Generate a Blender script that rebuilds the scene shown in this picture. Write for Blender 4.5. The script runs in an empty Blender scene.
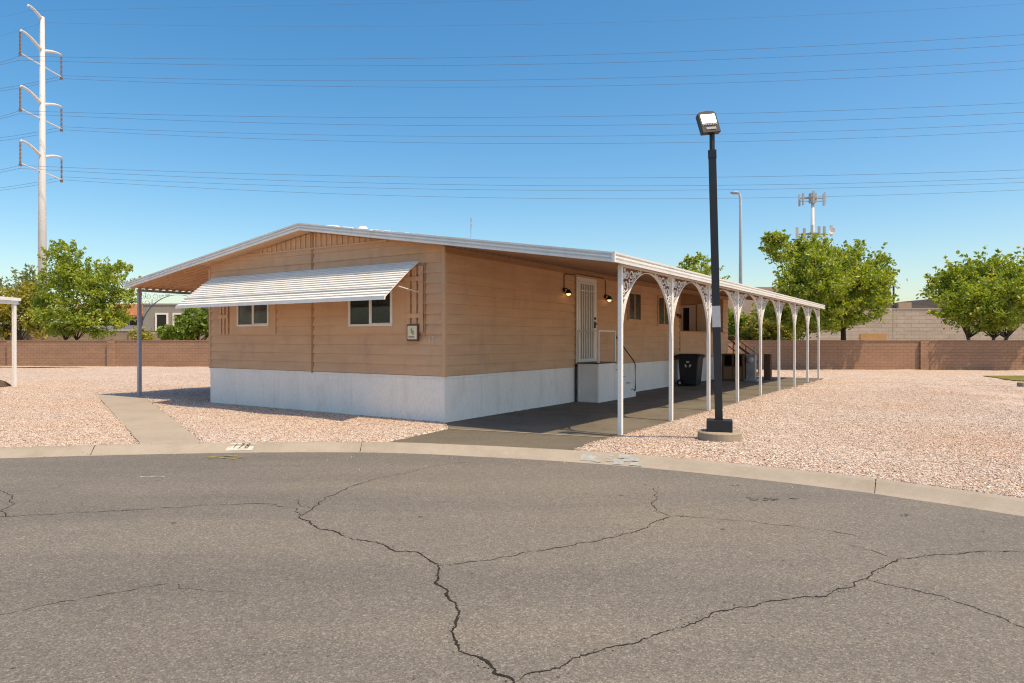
import bpy, math, random
import numpy as np
from mathutils import Vector, Matrix, noise
random.seed(7); np.random.seed(7)
R = math.radians
scene = bpy.context.scene
COL = scene.collection
TH = 0.58                                     # the house is turned this much from the view
CX, CY = -1.32, 13.356                        # its near corner
CS, SN = math.cos(TH), math.sin(TH)
CAMH = 1.632
def H(x, y, z=0.0):                           # house axes -> world
    return Vector((CX + CS*x + SN*y, CY - SN*x + CS*y, z))
def toH(X, Y):
    a, b = X-CX, Y-CY
    return a*CS - b*SN, a*SN + b*CS

# ------------------------------------------------------------------ mesh helper
class MB:
    def __init__(s): s.v = []; s.f = []; s.mi = []; s.cur = 0
    def add(s, vs, fs):
        b = len(s.v); s.v += [tuple(p) for p in vs]; s.f += [tuple(i+b for i in f) for f in fs]; s.mi += [s.cur]*len(fs)
    def box(s, x0, x1, y0, y1, z0, z1, M=None):
        p = [Vector(q) for q in ((x0,y0,z0),(x1,y0,z0),(x1,y1,z0),(x0,y1,z0),(x0,y0,z1),(x1,y0,z1),(x1,y1,z1),(x0,y1,z1))]
        if M is not None: p = [M @ q for q in p]
        s.add(p, [(0,3,2,1),(4,5,6,7),(0,1,5,4),(1,2,6,5),(2,3,7,6),(3,0,4,7)]); return s
    def loft(s, rings, cap=True, closed=True):
        n = len(rings[0]); vs = [p for r in rings for p in r]; fs = []
        for k in range(len(rings)-1):
            for i in range(n if closed else n-1):
                j = (i+1) % n
                fs.append((k*n+i, k*n+j, (k+1)*n+j, (k+1)*n+i))
        if cap:
            fs.append(tuple(reversed(range(n)))); fs.append(tuple((len(rings)-1)*n+i for i in range(n)))
        s.add(vs, fs); return s
    def tube(s, path, r, n=6, cap=True, square=False):
        path = [Vector(p) for p in path]; rings = []
        ref = Vector((0,0,1))
        d0 = (path[1]-path[0]).normalized()
        if abs(d0.dot(ref)) > .95: ref = Vector((0,1,0))
        for i, p in enumerate(path):
            a = path[max(i-1,0)]; b = path[min(i+1,len(path)-1)]
            d = (b-a).normalized(); u = d.cross(ref)
            if u.length < 1e-4: u = d.cross(Vector((1,0,0)))
            u.normalize(); w = u.cross(d).normalized()
            rr = r[i] if isinstance(r,(list,tuple)) else r
            rings.append([p + (u*math.cos(t)+w*math.sin(t))*rr for t in [2*math.pi*(k+.5)/n for k in range(n)]])
        return s.loft(rings, cap)
    def lathe(s, prof, n=16, M=None):
        rings = [[Vector((r*math.cos(2*math.pi*k/n), r*math.sin(2*math.pi*k/n), z)) for k in range(n)] for r, z in prof]
        if M is not None: rings = [[M @ p for p in g] for g in rings]
        return s.loft(rings)
    def ribbon(s, a, b):                       # strip between two polylines
        n = len(a); s.add(list(a)+list(b), [(i, i+1, n+i+1, n+i) for i in range(n-1)]); return s
    def build(s, name, mat, parent=None, off=(0,0,0), smooth=False, bevel=0, loc=None):
        me = bpy.data.meshes.new(name)
        o3 = Vector(off)
        me.from_pydata([tuple(Vector(p)-o3) for p in s.v], [], s.f)
        for m in (mat if isinstance(mat, (list, tuple)) else [mat]): me.materials.append(m)
        if max(s.mi or [0]) > 0: me.polygons.foreach_set('material_index', s.mi)
        if smooth: me.polygons.foreach_set('use_smooth', [True]*len(me.polygons))
        me.update()
        o = bpy.data.objects.new(name, me); COL.objects.link(o)
        if parent: o.parent = parent
        if loc is not None: o.location = loc
        if bevel:
            b = o.modifiers.new('bevel', 'BEVEL'); b.width = bevel; b.segments = 2; b.limit_method = 'ANGLE'
        return o
def tag(o, label=None, cat=None, group=None, kind=None):
    if label: o['label'] = label
    if cat: o['category'] = cat
    if group: o['group'] = group
    if kind: o['kind'] = kind
    return o
def thing(name, label, cat, loc=(0,0,0), rz=0.0, group=None):
    o = bpy.data.objects.new(name, None); COL.objects.link(o); o.empty_display_size = .2
    o.location = loc; o.rotation_euler = (0,0,rz)
    return tag(o, label, cat, group)
def hthing(name, label, cat, x, y, group=None, rz=0.0):     # a thing standing at house coordinates
    return thing(name, label, cat, H(x,y), -TH+rz, group)
def struct(o): o['kind'] = 'structure'; return o

# ------------------------------------------------------------------ materials
def N(nt, t, **kw):
    n = nt.nodes.new(t)
    for k, v in kw.items():
        if k in n.inputs: n.inputs[k].default_value = v
        else: setattr(n, k, v)
    return n
def newmat(name, rough=.6, spec=.4, metal=0):
    m = bpy.data.materials.new(name); m.use_nodes = True; nt = m.node_tree
    b = nt.nodes['Principled BSDF']; b.inputs['Roughness'].default_value = rough
    b.inputs['Specular IOR Level'].default_value = spec; b.inputs['Metallic'].default_value = metal
    return m, nt, b
def ramp(nt, src, stops):
    r = nt.nodes.new('ShaderNodeValToRGB'); e = r.color_ramp.elements
    while len(e) > len(stops): e.remove(e[-1])
    while len(e) < len(stops): e.new(.5)
    for k, (p, c) in enumerate(stops): e[k].position = p; e[k].color = (*c, 1) if len(c) == 3 else c
    if src is not None: nt.links.new(src, r.inputs[0])
    return r.outputs[0]
def mixc(nt, fac, a, b, mode='MIX'):
    m = nt.nodes.new('ShaderNodeMix'); m.data_type = 'RGBA'; m.blend_type = mode
    for i, x in ((0, fac), (6, a), (7, b)):
        if hasattr(x, 'links') or isinstance(x, bpy.types.NodeSocket): nt.links.new(x, m.inputs[i])
        elif i == 0: m.inputs[0].default_value = x
        else: m.inputs[i].default_value = (*x, 1) if len(x) == 3 else x
    return m.outputs[2]
def coords(nt, scale=(1,1,1)):
    t = nt.nodes.new('ShaderNodeTexCoord'); mp = N(nt, 'ShaderNodeMapping'); mp.inputs['Scale'].default_value = scale
    nt.links.new(t.outputs['Object'], mp.inputs[0]); return mp.outputs[0]
def tnoise(nt, co, scale, detail=4, rough=.55):
    n = N(nt, 'ShaderNodeTexNoise', Scale=scale, Detail=detail, Roughness=rough); nt.links.new(co, n.inputs['Vector']); return n.outputs['Fac']
def bump(nt, b, h, strength=.3, dist=.01):
    n = N(nt, 'ShaderNodeBump', Strength=strength, Distance=dist); nt.links.new(h, n.inputs['Height']); nt.links.new(n.outputs[0], b.inputs['Normal'])
def paint(name, c, rough=.55, spec=.35, var=.12, scale=3.0, fine=40, metal=0, stretch=(1,1,1), dirt=None, bmp=.05):
    m, nt, b = newmat(name, rough, spec, metal)
    co = coords(nt, stretch)
    n1 = tnoise(nt, co, scale, 5); n2 = tnoise(nt, co, fine, 3)
    d = tuple(x*(1-var*1.6) for x in c); l = tuple(min(1, x*(1+var)) for x in c)
    c1 = ramp(nt, n1, [(.3, d), (.7, l)])
    c2 = mixc(nt, .35, c1, ramp(nt, n2, [(.35, tuple(x*.82 for x in c)), (.65, tuple(min(1, x*1.12) for x in c))]))
    if dirt:
        co2 = coords(nt, (1.2,1.2,.5)); n3 = tnoise(nt, co2, 2.2, 6, .65)
        f = ramp(nt, n3, [(.52, (0,0,0)), (.74, (1,1,1))])
        c2 = mixc(nt, f, c2, dirt)
    nt.links.new(c2, b.inputs['Base Color'])
    r = N(nt, 'ShaderNodeMapRange'); r.inputs['To Min'].default_value = rough*.85; r.inputs['To Max'].default_value = min(1, rough*1.15)
    nt.links.new(n2, r.inputs[0]); nt.links.new(r.outputs[0], b.inputs['Roughness'])
    if bmp: bump(nt, b, n2, bmp*3, .004)
    return m
M = {}
TAN = (.65, .385, .228)
M['siding'] = paint('siding', TAN, .6, .3, .10, .9, 60, stretch=(1,1,6), bmp=.12, dirt=(.54,.315,.20))
M['tan_trim'] = paint('tan_trim', (.64, .38, .227), .55, .3, .06, 2, 50)
M['brown_trim'] = paint('brown_trim', (.46, .235, .12), .55, .3, .08, 2, 50)
M['soffit'] = paint('soffit', (.62, .38, .22), .6, .3, .08, 2, 40)
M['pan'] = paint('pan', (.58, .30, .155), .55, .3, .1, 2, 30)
M['shaded_pan'] = paint('shaded_pan', (.36, .20, .125), .55, .3, .1, 2, 30)  # darker copy of pan: the carport underside's shade put into the colour
M['white'] = paint('white', (.81, .79, .76), .42, .4, .04, 2, 40, bmp=.02, dirt=(.70,.66,.60))
M['awning'] = paint('awning', (.80, .775, .74), .45, .4, .05, 2, 40, bmp=.02)
M['skirt'] = paint('skirt', (.89, .82, .745), .6, .3, .04, 1.2, 40, stretch=(1,1,.35), dirt=(.78,.69,.60), bmp=.05)
M['step_white'] = paint('step_white', (.80, .74, .68), .6, .3, .05, 1.5, 40, dirt=(.7,.65,.58))
M['coating'] = paint('coating', (.82, .82, .8), .7, .3, .05, 4, 30, bmp=.4)
M['steel_shade_grey'] = paint('steel_shade_grey', (.36, .36, .40), .5, .4, .08, 3, 40)  # on the left cover's posts, shade is put into this bluish grey
M['white_steel'] = paint('white_steel', (.60, .59, .575), .5, .4, .06, .3, 6)
M['grey_metal'] = paint('grey_metal', (.34, .35, .35), .5, .4, .12, 4, 40)
M['black'] = paint('black', (.018, .02, .024), .45, .45, .2, 4, 50)
M['black_plastic'] = paint('black_plastic', (.012, .013, .016), .5, .4, .15, 4, 60)
M['rubber'] = paint('rubber', (.01, .01, .01), .8, .2)
M['tape'] = paint('tape', (.42, .43, .45), .5, .4, .06)
M['dark_interior'] = paint('dark_interior', (.015, .013, .012), .7, .2)
M['wire'] = paint('wire', (.12, .14, .18), .6, .3)
M['insulator'] = paint('insulator', (.20, .13, .11), .4, .5)
M['wood'] = paint('wood', (.13, .075, .045), .75, .2, .2, 4, 40, stretch=(1,1,.2), bmp=.2)
M['cream'] = paint('cream', (.74, .68, .50), .6, .3, .05)
M['cream_door'] = paint('cream_door', (.80, .69, .52), .55, .3, .05)
M['door_back'] = paint('door_back', (.36, .32, .28), .6, .3, .08)
M['door_white'] = paint('door_white', (.76, .70, .62), .5, .35, .05)
M['frame_white'] = paint('frame_white', (.80, .75, .68), .45, .4, .04)
M['maroon'] = paint('maroon', (.15, .05, .03), .5, .4, .1)
M['blind'] = paint('blind', (.30, .29, .28), .7, .2, .05)
M['dirt'] = paint('dirt', (.12, .08, .055), .95, .1, .3, 5, 60, bmp=.5)
M['copper'] = paint('copper', (.09, .03, .02), .5, .4)
M['faded_number'] = paint('faded_number', (.62, .55, .48), .6, .3, .15, 30, 80)
M['number_black'] = paint('number_black', (.02, .02, .02), .7, .3, .3, 30, 100)
M['paint_white'] = paint('paint_white', (.68, .66, .62), .8, .2, .12, 12, 90)
M['worn_white'] = paint('worn_white', (.56, .52, .46), .85, .2, .25, 14, 60)
M['paint_yellow'] = paint('paint_yellow', (.30, .265, .11), .85, .2, .3, 14, 90)
M['paint_blue'] = paint('paint_blue', (.37, .375, .355), .9, .2, .2, 14, 90)
M['crack'] = paint('crack', (.035, .03, .026), .95, .1, .3, 20, 90)
M['bark'] = paint('bark', (.10, .075, .055), .9, .15, .25, 6, 40, bmp=.5)
M['pale_bark'] = paint('pale_bark', (.24, .19, .14), .9, .15, .2, 6, 40, bmp=.4)
M['roof_dark'] = paint('roof_dark', (.055, .048, .045), .8, .2, .15, 2, 20)
M['stucco_grey'] = paint('stucco_grey', (.30, .275, .225), .9, .15, .06, 1, 25, bmp=.3)
M['stucco_tan'] = paint('stucco_tan', (.40, .29, .20), .9, .15, .06, 1, 25, bmp=.3)
M['stucco_white'] = paint('stucco_white', (.52, .48, .43), .9, .15, .06, 1, 25)
M['plywood'] = paint('plywood', (.44, .25, .11), .8, .2, .1, 1, 20)

def emis(name, c, s):
    m, nt, b = newmat(name, .3); b.inputs['Base Color'].default_value = (*c, 1)
    b.inputs['Emission Color'].default_value = (*c, 1); b.inputs['Emission Strength'].default_value = s; return m
M['lens'] = emis('lens', (1, .97, .9), 4.0)
M['bulb'] = emis('bulb', (1, .72, .36), 1.0)
def glass(name, c, rough=.05):
    m, nt, b = newmat(name, rough, .35)
    co = coords(nt); n = tnoise(nt, co, 2.5, 3)
    nt.links.new(ramp(nt, n, [(.4, tuple(x*.6 for x in c)), (.65, c)]), b.inputs['Base Color']); return m
M['glass'] = glass('glass', (.018, .022, .022)); M['glass_blind'] = glass('glass_blind', (.085, .082, .08), .12)

def brickmat(name, c1, c2, mortar, bw, bh, msize=.012, bias=0, strength=.5, vary=.3):
    m, nt, b = newmat(name, .9, .15)
    t = nt.nodes.new('ShaderNodeTexCoord'); sx = nt.nodes.new('ShaderNodeSeparateXYZ'); cx = nt.nodes.new('ShaderNodeCombineXYZ')
    nt.links.new(t.outputs['Object'], sx.inputs[0]); nt.links.new(sx.outputs[0], cx.inputs[0]); nt.links.new(sx.outputs[2], cx.inputs[1])
    br = N(nt, 'ShaderNodeTexBrick', Scale=1.0); br.inputs['Brick Width'].default_value = bw; br.inputs['Row Height'].default_value = bh
    br.inputs['Mortar Size'].default_value = msize; br.inputs['Mortar Smooth'].default_value = .4; br.inputs['Bias'].default_value = bias
    br.inputs['Color1'].default_value = (*c1,1); br.inputs['Color2'].default_value = (*c2,1); br.inputs['Mortar'].default_value = (*mortar,1)
    nt.links.new(cx.outputs[0], br.inputs[0])
    co = coords(nt, (1,1,2)); n = tnoise(nt, co, .7, 6, .65); n2 = tnoise(nt, co, 14, 4)
    c = mixc(nt, vary, br.outputs['Color'], ramp(nt, n, [(.3, tuple(x*.45 for x in c1)), (.7, tuple(min(1,x*1.5) for x in c2))]))
    c = mixc(nt, .22, c, ramp(nt, n2, [(.35, tuple(x*.5 for x in c1)), (.65, tuple(min(1,x*1.5) for x in c2))]))
    nt.links.new(c, b.inputs['Base Color'])
    iv = N(nt, 'ShaderNodeMath', operation='SUBTRACT'); iv.inputs[0].default_value = 1; nt.links.new(br.outputs['Fac'], iv.inputs[1])
    bump(nt, b, iv.outputs[0], strength, .012); return m
M['slump_block'] = brickmat('slump_block', (.40,.235,.155), (.35,.20,.13), (.21,.125,.085), .40, .155, .014)
M['pale_block'] = brickmat('pale_block', (.37,.30,.235), (.44,.36,.29), (.26,.21,.165), 1.6, .42, .05)
M['far_block'] = brickmat('far_block', (.33,.25,.19), (.36,.28,.215), (.27,.21,.165), .4, .2, .012)
def tile():
    m, nt, b = newmat('roof_tile', .8, .2); co = coords(nt); w = N(nt, 'ShaderNodeTexWave', Scale=1.6, Distortion=.3); nt.links.new(co, w.inputs[0])
    nt.links.new(ramp(nt, w.outputs['Fac'], [(0, (.25,.08,.035)), (1, (.50,.19,.09))]), b.inputs['Base Color']); return m
M['tile'] = tile()

def gravel(name, attr=False):
    m, nt, b = newmat(name, .9, .15)
    co = coords(nt)
    stops = [(0,(.24,.16,.125)),(.08,(.46,.33,.27)),(.3,(.62,.48,.40)),(.52,(.71,.58,.50)),(.74,(.77,.67,.60)),(.9,(.83,.77,.71)),(1,(.87,.83,.79))]
    if attr:
        a = nt.nodes.new('ShaderNodeAttribute'); a.attribute_name = 'tint'
        c = ramp(nt, a.outputs['Fac'], stops)
    else:
        v = N(nt, 'ShaderNodeTexVoronoi', Scale=24.0); nt.links.new(co, v.inputs['Vector'])
        s = nt.nodes.new('ShaderNodeSeparateColor'); nt.links.new(v.outputs['Color'], s.inputs[0])
        c = ramp(nt, s.outputs[0], stops)
        gap = ramp(nt, v.outputs['Distance'], [(.40, (1,1,1)), (.75, (.34,.28,.24))])
        c = mixc(nt, .8, c, gap, 'MULTIPLY')
        v2 = N(nt, 'ShaderNodeTexVoronoi', Scale=9.0); nt.links.new(co, v2.inputs['Vector'])
        s2 = nt.nodes.new('ShaderNodeSeparateColor'); nt.links.new(v2.outputs['Color'], s2.inputs[0])
        c = mixc(nt, .25, c, ramp(nt, s2.outputs[0], stops))
        iv = N(nt, 'ShaderNodeMath', operation='SUBTRACT'); iv.inputs[0].default_value = 1; nt.links.new(v.outputs['Distance'], iv.inputs[1])
        bump(nt, b, iv.outputs[0], .9, .03)
    n = tnoise(nt, co, .33, 6, .6)
    tint = ramp(nt, n, [(.3, (.91,.77,.67)), (.5, (.88,.82,.775)), (.7, (.92,.895,.88))])
    c = mixc(nt, .85, c, tint, 'MULTIPLY')
    nt.links.new(c, b.inputs['Base Color']); return m
M['gravel'] = gravel('gravel'); M['stone'] = gravel('stone', True)

def asphalt(name, base, warm, spk=1.0):
    m, nt, b = newmat(name, .88, .25)
    co = coords(nt)
    n1 = tnoise(nt, co, .35, 6, .6); n2 = tnoise(nt, co, 2.5, 5, .6)
    c = ramp(nt, n1, [(.28, tuple(x*.74 for x in base)), (.5, base), (.72, warm)])
    c = mixc(nt, .4, c, ramp(nt, n2, [(.3, tuple(x*.78 for x in base)), (.7, tuple(x*1.18 for x in warm))]))
    hs = []
    for sc, f in ((210, .65), (95, .42), (42, .12)):
        v = N(nt, 'ShaderNodeTexVoronoi', Scale=float(sc)); nt.links.new(co, v.inputs['Vector'])
        s = nt.nodes.new('ShaderNodeSeparateColor'); nt.links.new(v.outputs['Color'], s.inputs[0])
        k = ramp(nt, s.outputs[0], [(0, tuple(x*.32 for x in base)), (.35, tuple(x*.9 for x in base)), (.8, tuple(x*1.15 for x in base)), (1, tuple(min(1,x*2.3) for x in warm))])
        c = mixc(nt, f*spk, c, k); hs.append(s.outputs[0])
    n4 = tnoise(nt, coords(nt, (.5,1,1)), .22, 5, .6); c = mixc(nt, .8, c, ramp(nt, n4, [(.32, (.78,.78,.80)), (.5, (.97,.97,.97)), (.68, (1.10,1.07,1.0))]), 'MULTIPLY')
    # long faint tyre-worn bands
    co2 = coords(nt, (.12, .9, 1)); n3 = tnoise(nt, co2, 1.3, 4)
    c = mixc(nt, .55, c, ramp(nt, n3, [(.35, (.80,.80,.82)), (.6, (1.06,1.04,1.0))]), 'MULTIPLY')
    nt.links.new(c, b.inputs['Base Color'])
    bump(nt, b, hs[0], .35, .006); return m
M['asphalt'] = asphalt('asphalt', (.172,.155,.137), (.200,.179,.154))
M['apron'] = asphalt('apron', (.135,.118,.094), (.17,.148,.115), .6)
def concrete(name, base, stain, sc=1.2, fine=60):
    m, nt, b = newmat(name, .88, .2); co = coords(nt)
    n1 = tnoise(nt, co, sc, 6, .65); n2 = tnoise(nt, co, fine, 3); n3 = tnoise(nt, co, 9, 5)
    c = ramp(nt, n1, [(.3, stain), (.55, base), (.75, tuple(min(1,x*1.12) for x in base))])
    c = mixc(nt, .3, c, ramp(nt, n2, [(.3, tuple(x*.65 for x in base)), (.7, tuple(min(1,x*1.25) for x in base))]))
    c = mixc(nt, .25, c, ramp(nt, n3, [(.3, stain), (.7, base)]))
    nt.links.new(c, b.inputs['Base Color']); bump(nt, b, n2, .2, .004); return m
M['kerb'] = concrete('kerb', (.375,.32,.262), (.27,.225,.175))
M['walk'] = concrete('walk', (.385,.325,.265), (.30,.25,.20))
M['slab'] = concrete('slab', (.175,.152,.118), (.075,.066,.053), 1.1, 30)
M['footing'] = concrete('footing', (.36,.29,.22), (.25,.20,.15))
def grass(name):
    m, nt, b = newmat(name, .9, .1); co = coords(nt); n = tnoise(nt, co, 3, 6, .7)
    nt.links.new(ramp(nt, n, [(.3, (.09,.095,.02)), (.55, (.20,.17,.045)), (.75, (.36,.27,.13))]), b.inputs['Base Color']); return m
M['grass'] = grass('grass')
def leafmat(name, stops, trans=.42):
    m = bpy.data.materials.new(name); m.use_nodes = True; nt = m.node_tree; nt.nodes.remove(nt.nodes['Principled BSDF'])
    out = nt.nodes['Material Output']; a = nt.nodes.new('ShaderNodeAttribute'); a.attribute_name = 'tint'
    c = ramp(nt, a.outputs['Fac'], stops)
    d = nt.nodes.new('ShaderNodeBsdfDiffuse'); t = nt.nodes.new('ShaderNodeBsdfTranslucent'); g = N(nt, 'ShaderNodeBsdfGlossy', Roughness=.45)
    g.inputs[0].default_value = (.9,.9,.85,1)
    nt.links.new(c, d.inputs[0]); tc = mixc(nt, 1.0, c, (1.5,1.45,.6), 'MULTIPLY'); nt.links.new(tc, t.inputs[0])
    x = nt.nodes.new('ShaderNodeMixShader'); x.inputs[0].default_value = trans; nt.links.new(d.outputs[0], x.inputs[1]); nt.links.new(t.outputs[0], x.inputs[2])
    y = nt.nodes.new('ShaderNodeMixShader'); y.inputs[0].default_value = .03; nt.links.new(x.outputs[0], y.inputs[1]); nt.links.new(g.outputs[0], y.inputs[2])
    nt.links.new(y.outputs[0], out.inputs[0]); return m
M['leaf_ash'] = leafmat('leaf_ash', [(0,(.085,.135,.02)),(.4,(.22,.30,.042)),(.75,(.36,.42,.07)),(1,(.46,.46,.11))])
M['leaf_dark'] = leafmat('leaf_dark', [(0,(.07,.12,.02)),(.5,(.17,.26,.04)),(1,(.33,.40,.08))])
M['leaf_yellow'] = leafmat('leaf_yellow', [(0,(.14,.16,.025)),(.5,(.30,.30,.05)),(.85,(.46,.36,.07)),(1,(.52,.30,.07))])
M['leaf_olive'] = leafmat('leaf_olive', [(0,(.16,.17,.045)),(.5,(.33,.33,.09)),(1,(.50,.45,.18))])
M['leaf_grey'] = leafmat('leaf_grey', [(0,(.10,.13,.07)),(.5,(.2,.25,.13)),(1,(.34,.37,.22))])

# ------------------------------------------------------------------ ground, road, kerb
KX = [-60,-30,-20,-12,-7.62,-5.75,-3.5,-1.75,-.18,.91,2.0,3.23,4.27,5.14,7,10,14,20]
KY = [-10,2.4,6.0,9.0,10.17,10.52,10.74,10.68,10.28,9.92,9.42,8.66,7.86,6.98,5.0,1.2,-5,-16]
def hermite(xs, ys, q):
    xs = np.array(xs, float); ys = np.array(ys, float); d = np.gradient(ys, xs)
    i = np.clip(np.searchsorted(xs, q)-1, 0, len(xs)-2); h = xs[i+1]-xs[i]; t = (q-xs[i])/h
    t = np.clip(t, 0, 1)
    return ys[i]*(2*t**3-3*t**2+1)+h*d[i]*(t**3-2*t**2+t)+ys[i+1]*(-2*t**3+3*t**2)+h*d[i+1]*(t**3-t**2)
def kerbY(x): return hermite(KX, KY, np.asarray(x, float))
def smin(t): t = np.clip(t, 0, 1); return t*t*(3-2*t)
ZR = -.085
def inpoly(X, Y, P):
    X = np.asarray(X, float); Y = np.asarray(Y, float); r = np.zeros(X.shape, bool); n = len(P)
    for i in range(n):
        x1, y1 = P[i][0], P[i][1]; x2, y2 = P[(i+1) % n][0], P[(i+1) % n][1]
        if y1 == y2: continue
        c = ((y1 > Y) != (y2 > Y)) & (X < (x2-x1)*(Y-y1)/(y2-y1)+x1); r ^= c
    return r
DRIVE_A = [(-2.05, float(kerbY(-2.05))+.01), (-1.62, 11.55), H(.62,-.66), H(2.3,-.30), H(3.62,-.05), (1.22,10.66), (.85, float(kerbY(.85))+.01), (.0, float(kerbY(0.))+.01), (-1., float(kerbY(-1.))+.01)]
SLAB = [H(.02,-.02), H(.62,-.66), H(2.3,-.30), H(3.62,-.05), H(3.66,5), H(3.6,10), H(3.66,20.6), H(.02,20.6)]
WALK = [(-12.35,20.25), (-9.0,15.36), (-5.72,float(kerbY(-5.72))+.01), (-4.82,float(kerbY(-4.82))+.01), (-6.6,13.45), (-8.62,16.49), (-9.7,18.2), (-10.5,19.35)]
LAMP = (3.185, 10.48)
def gheight(X, Y):
    lx, ly = toH(X, Y)
    md = .085*np.exp(-((X-LAMP[0])**2+(Y-LAMP[1])**2)/(2*1.25**2))
    ky = kerbY(X)
    md = md*smin((Y-ky)/.9)*smin((lx-3.6)/.9)
    z = .012+md
    z = z+.02*np.sin(X*1.7+.6*Y)*np.sin(Y*1.3-.4*X)*smin((Y-ky)/.8)*smin(np.maximum(lx-3.7, np.maximum(-ly-.0, -lx-7.7))/.8)
    pad = inpoly(X, Y, DRIVE_A) | inpoly(X, Y, SLAB) | inpoly(X, Y, WALK)
    z = np.where(pad, -.06, z)
    z = np.where(Y < ky-.02, -.32, z)
    return z
def make_ground():
    xs = np.concatenate([np.linspace(-900,-60,8), np.linspace(-56,-17,24), np.arange(-16,12,.1), np.linspace(12.2,56,30), np.linspace(60,900,8)])
    ys = np.concatenate([np.linspace(-300,-20,6), np.linspace(-18,3.6,20), np.arange(4,22,.1), np.linspace(22.3,60,40), np.linspace(66,2500,12)])
    X, Y = np.meshgrid(xs, ys); Z = gheight(X, Y)
    nx, ny = len(xs), len(ys); V = np.stack([X.ravel(), Y.ravel(), Z.ravel()], 1)
    idx = np.arange(nx*ny).reshape(ny, nx)
    F = np.stack([idx[:-1,:-1].ravel(), idx[:-1,1:].ravel(), idx[1:,1:].ravel(), idx[1:,:-1].ravel()], 1)
    me = bpy.data.meshes.new('ground'); me.from_pydata(V.tolist(), [], F.tolist()); me.materials.append(M['gravel'])
    me.polygons.foreach_set('use_smooth', [True]*len(me.polygons))
    o = bpy.data.objects.new('ground', me); COL.objects.link(o); return struct(o)
make_ground()
def sheet(name, poly, z, mat, thick=.10):
    m = MB(); n = len(poly)
    m.add([(p[0],p[1],z) for p in poly]+[(p[0],p[1],z-thick) for p in poly], [tuple(range(n))]+[(i, (i+1)%n, n+(i+1)%n, n+i)[::-1] for i in range(n)])
    return struct(m.build(name, mat))
def densify(P, step=.25, jag=.0, skip=()):
    out = []
    for i in range(len(P)):
        a = Vector((P[i][0],P[i][1])); b = Vector((P[(i+1)%len(P)][0],P[(i+1)%len(P)][1])); k = max(1, int((b-a).length/step))
        nn = Vector((-(b-a).y, (b-a).x)).normalized()
        for j in range(k):
            p = a+(b-a)*j/k
            if 0 < j and i not in skip: p = p+nn*random.uniform(-jag, jag)
            out.append((p.x, p.y))
    return out
sheet('driveway', densify(DRIVE_A, .15, .02), .000, M['apron'])
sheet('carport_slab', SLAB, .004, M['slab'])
sj = MB(); ja = [H(.66,-.64), H(2.3,-.29), H(3.6,-.05)]; sj.ribbon([(p.x-.02,p.y-.05,.0065) for p in ja], [(p.x,p.y,.0065) for p in ja])
struct(sj.build('slab_joint', M['walk']))
sheet('front_walk', densify(WALK, .2, .008), .016, M['walk'])
# kerb: rolled concrete, one profile swept along the curve
kx = np.concatenate([np.linspace(-55,-14,30), np.linspace(-13.8,12,190), np.linspace(12.3,19,12)])
ky_ = kerbY(kx); tx = np.gradient(kx); ty = np.gradient(ky_); tl = np.hypot(tx, ty); nxv, nyv = ty/tl, -tx/tl    # towards the road
prof = [(-.02,-.2),(-.02,.018),(.05,.018),(.11,.008),(.19,-.03),(.28,-.068),(.34,-.080),(.38,-.090),(.38,-.2)]
kb = MB()
rings = [[(kx[i]+nxv[i]*(a+(.012*noise.noise((kx[i]*2,a*9,3)) if .25<a<.37 else 0)), ky_[i]+nyv[i]*a, z+.004*noise.noise((kx[i]*3,a*5,1))) for a, z in prof] for i in range(len(kx))]
kb.loft(rings)
kerb = struct(kb.build('kerb', M['kerb'], smooth=False))
def kpt(x, a, dz=.004):                        # a point on the kerb's sloped face
    y = float(kerbY(x)); dx = 1e-3; dy = float(kerbY(x+dx))-y; l = math.hypot(dx, dy); n = (dy/l, -dx/l)
    z = np.interp(a, [p[0] for p in prof[2:8]], [p[1] for p in prof[2:8]])
    return Vector((x+n[0]*a, y+n[1]*a, float(z)+dz))
# joints in the kerb
jm = MB()
for x in (-9.1, -6.35, -2.35, 4.22, 7.0):
    a = [kpt(x+.05*t, .04+.31*t, .005) for t in np.linspace(0,1,7)]; b = [p+Vector((.006+.007*random.random(),0,0)) for p in a]
    jm.ribbon(a, b)
tag(jm.build('joint', M['crack'], kerb), kind='structure')
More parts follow.
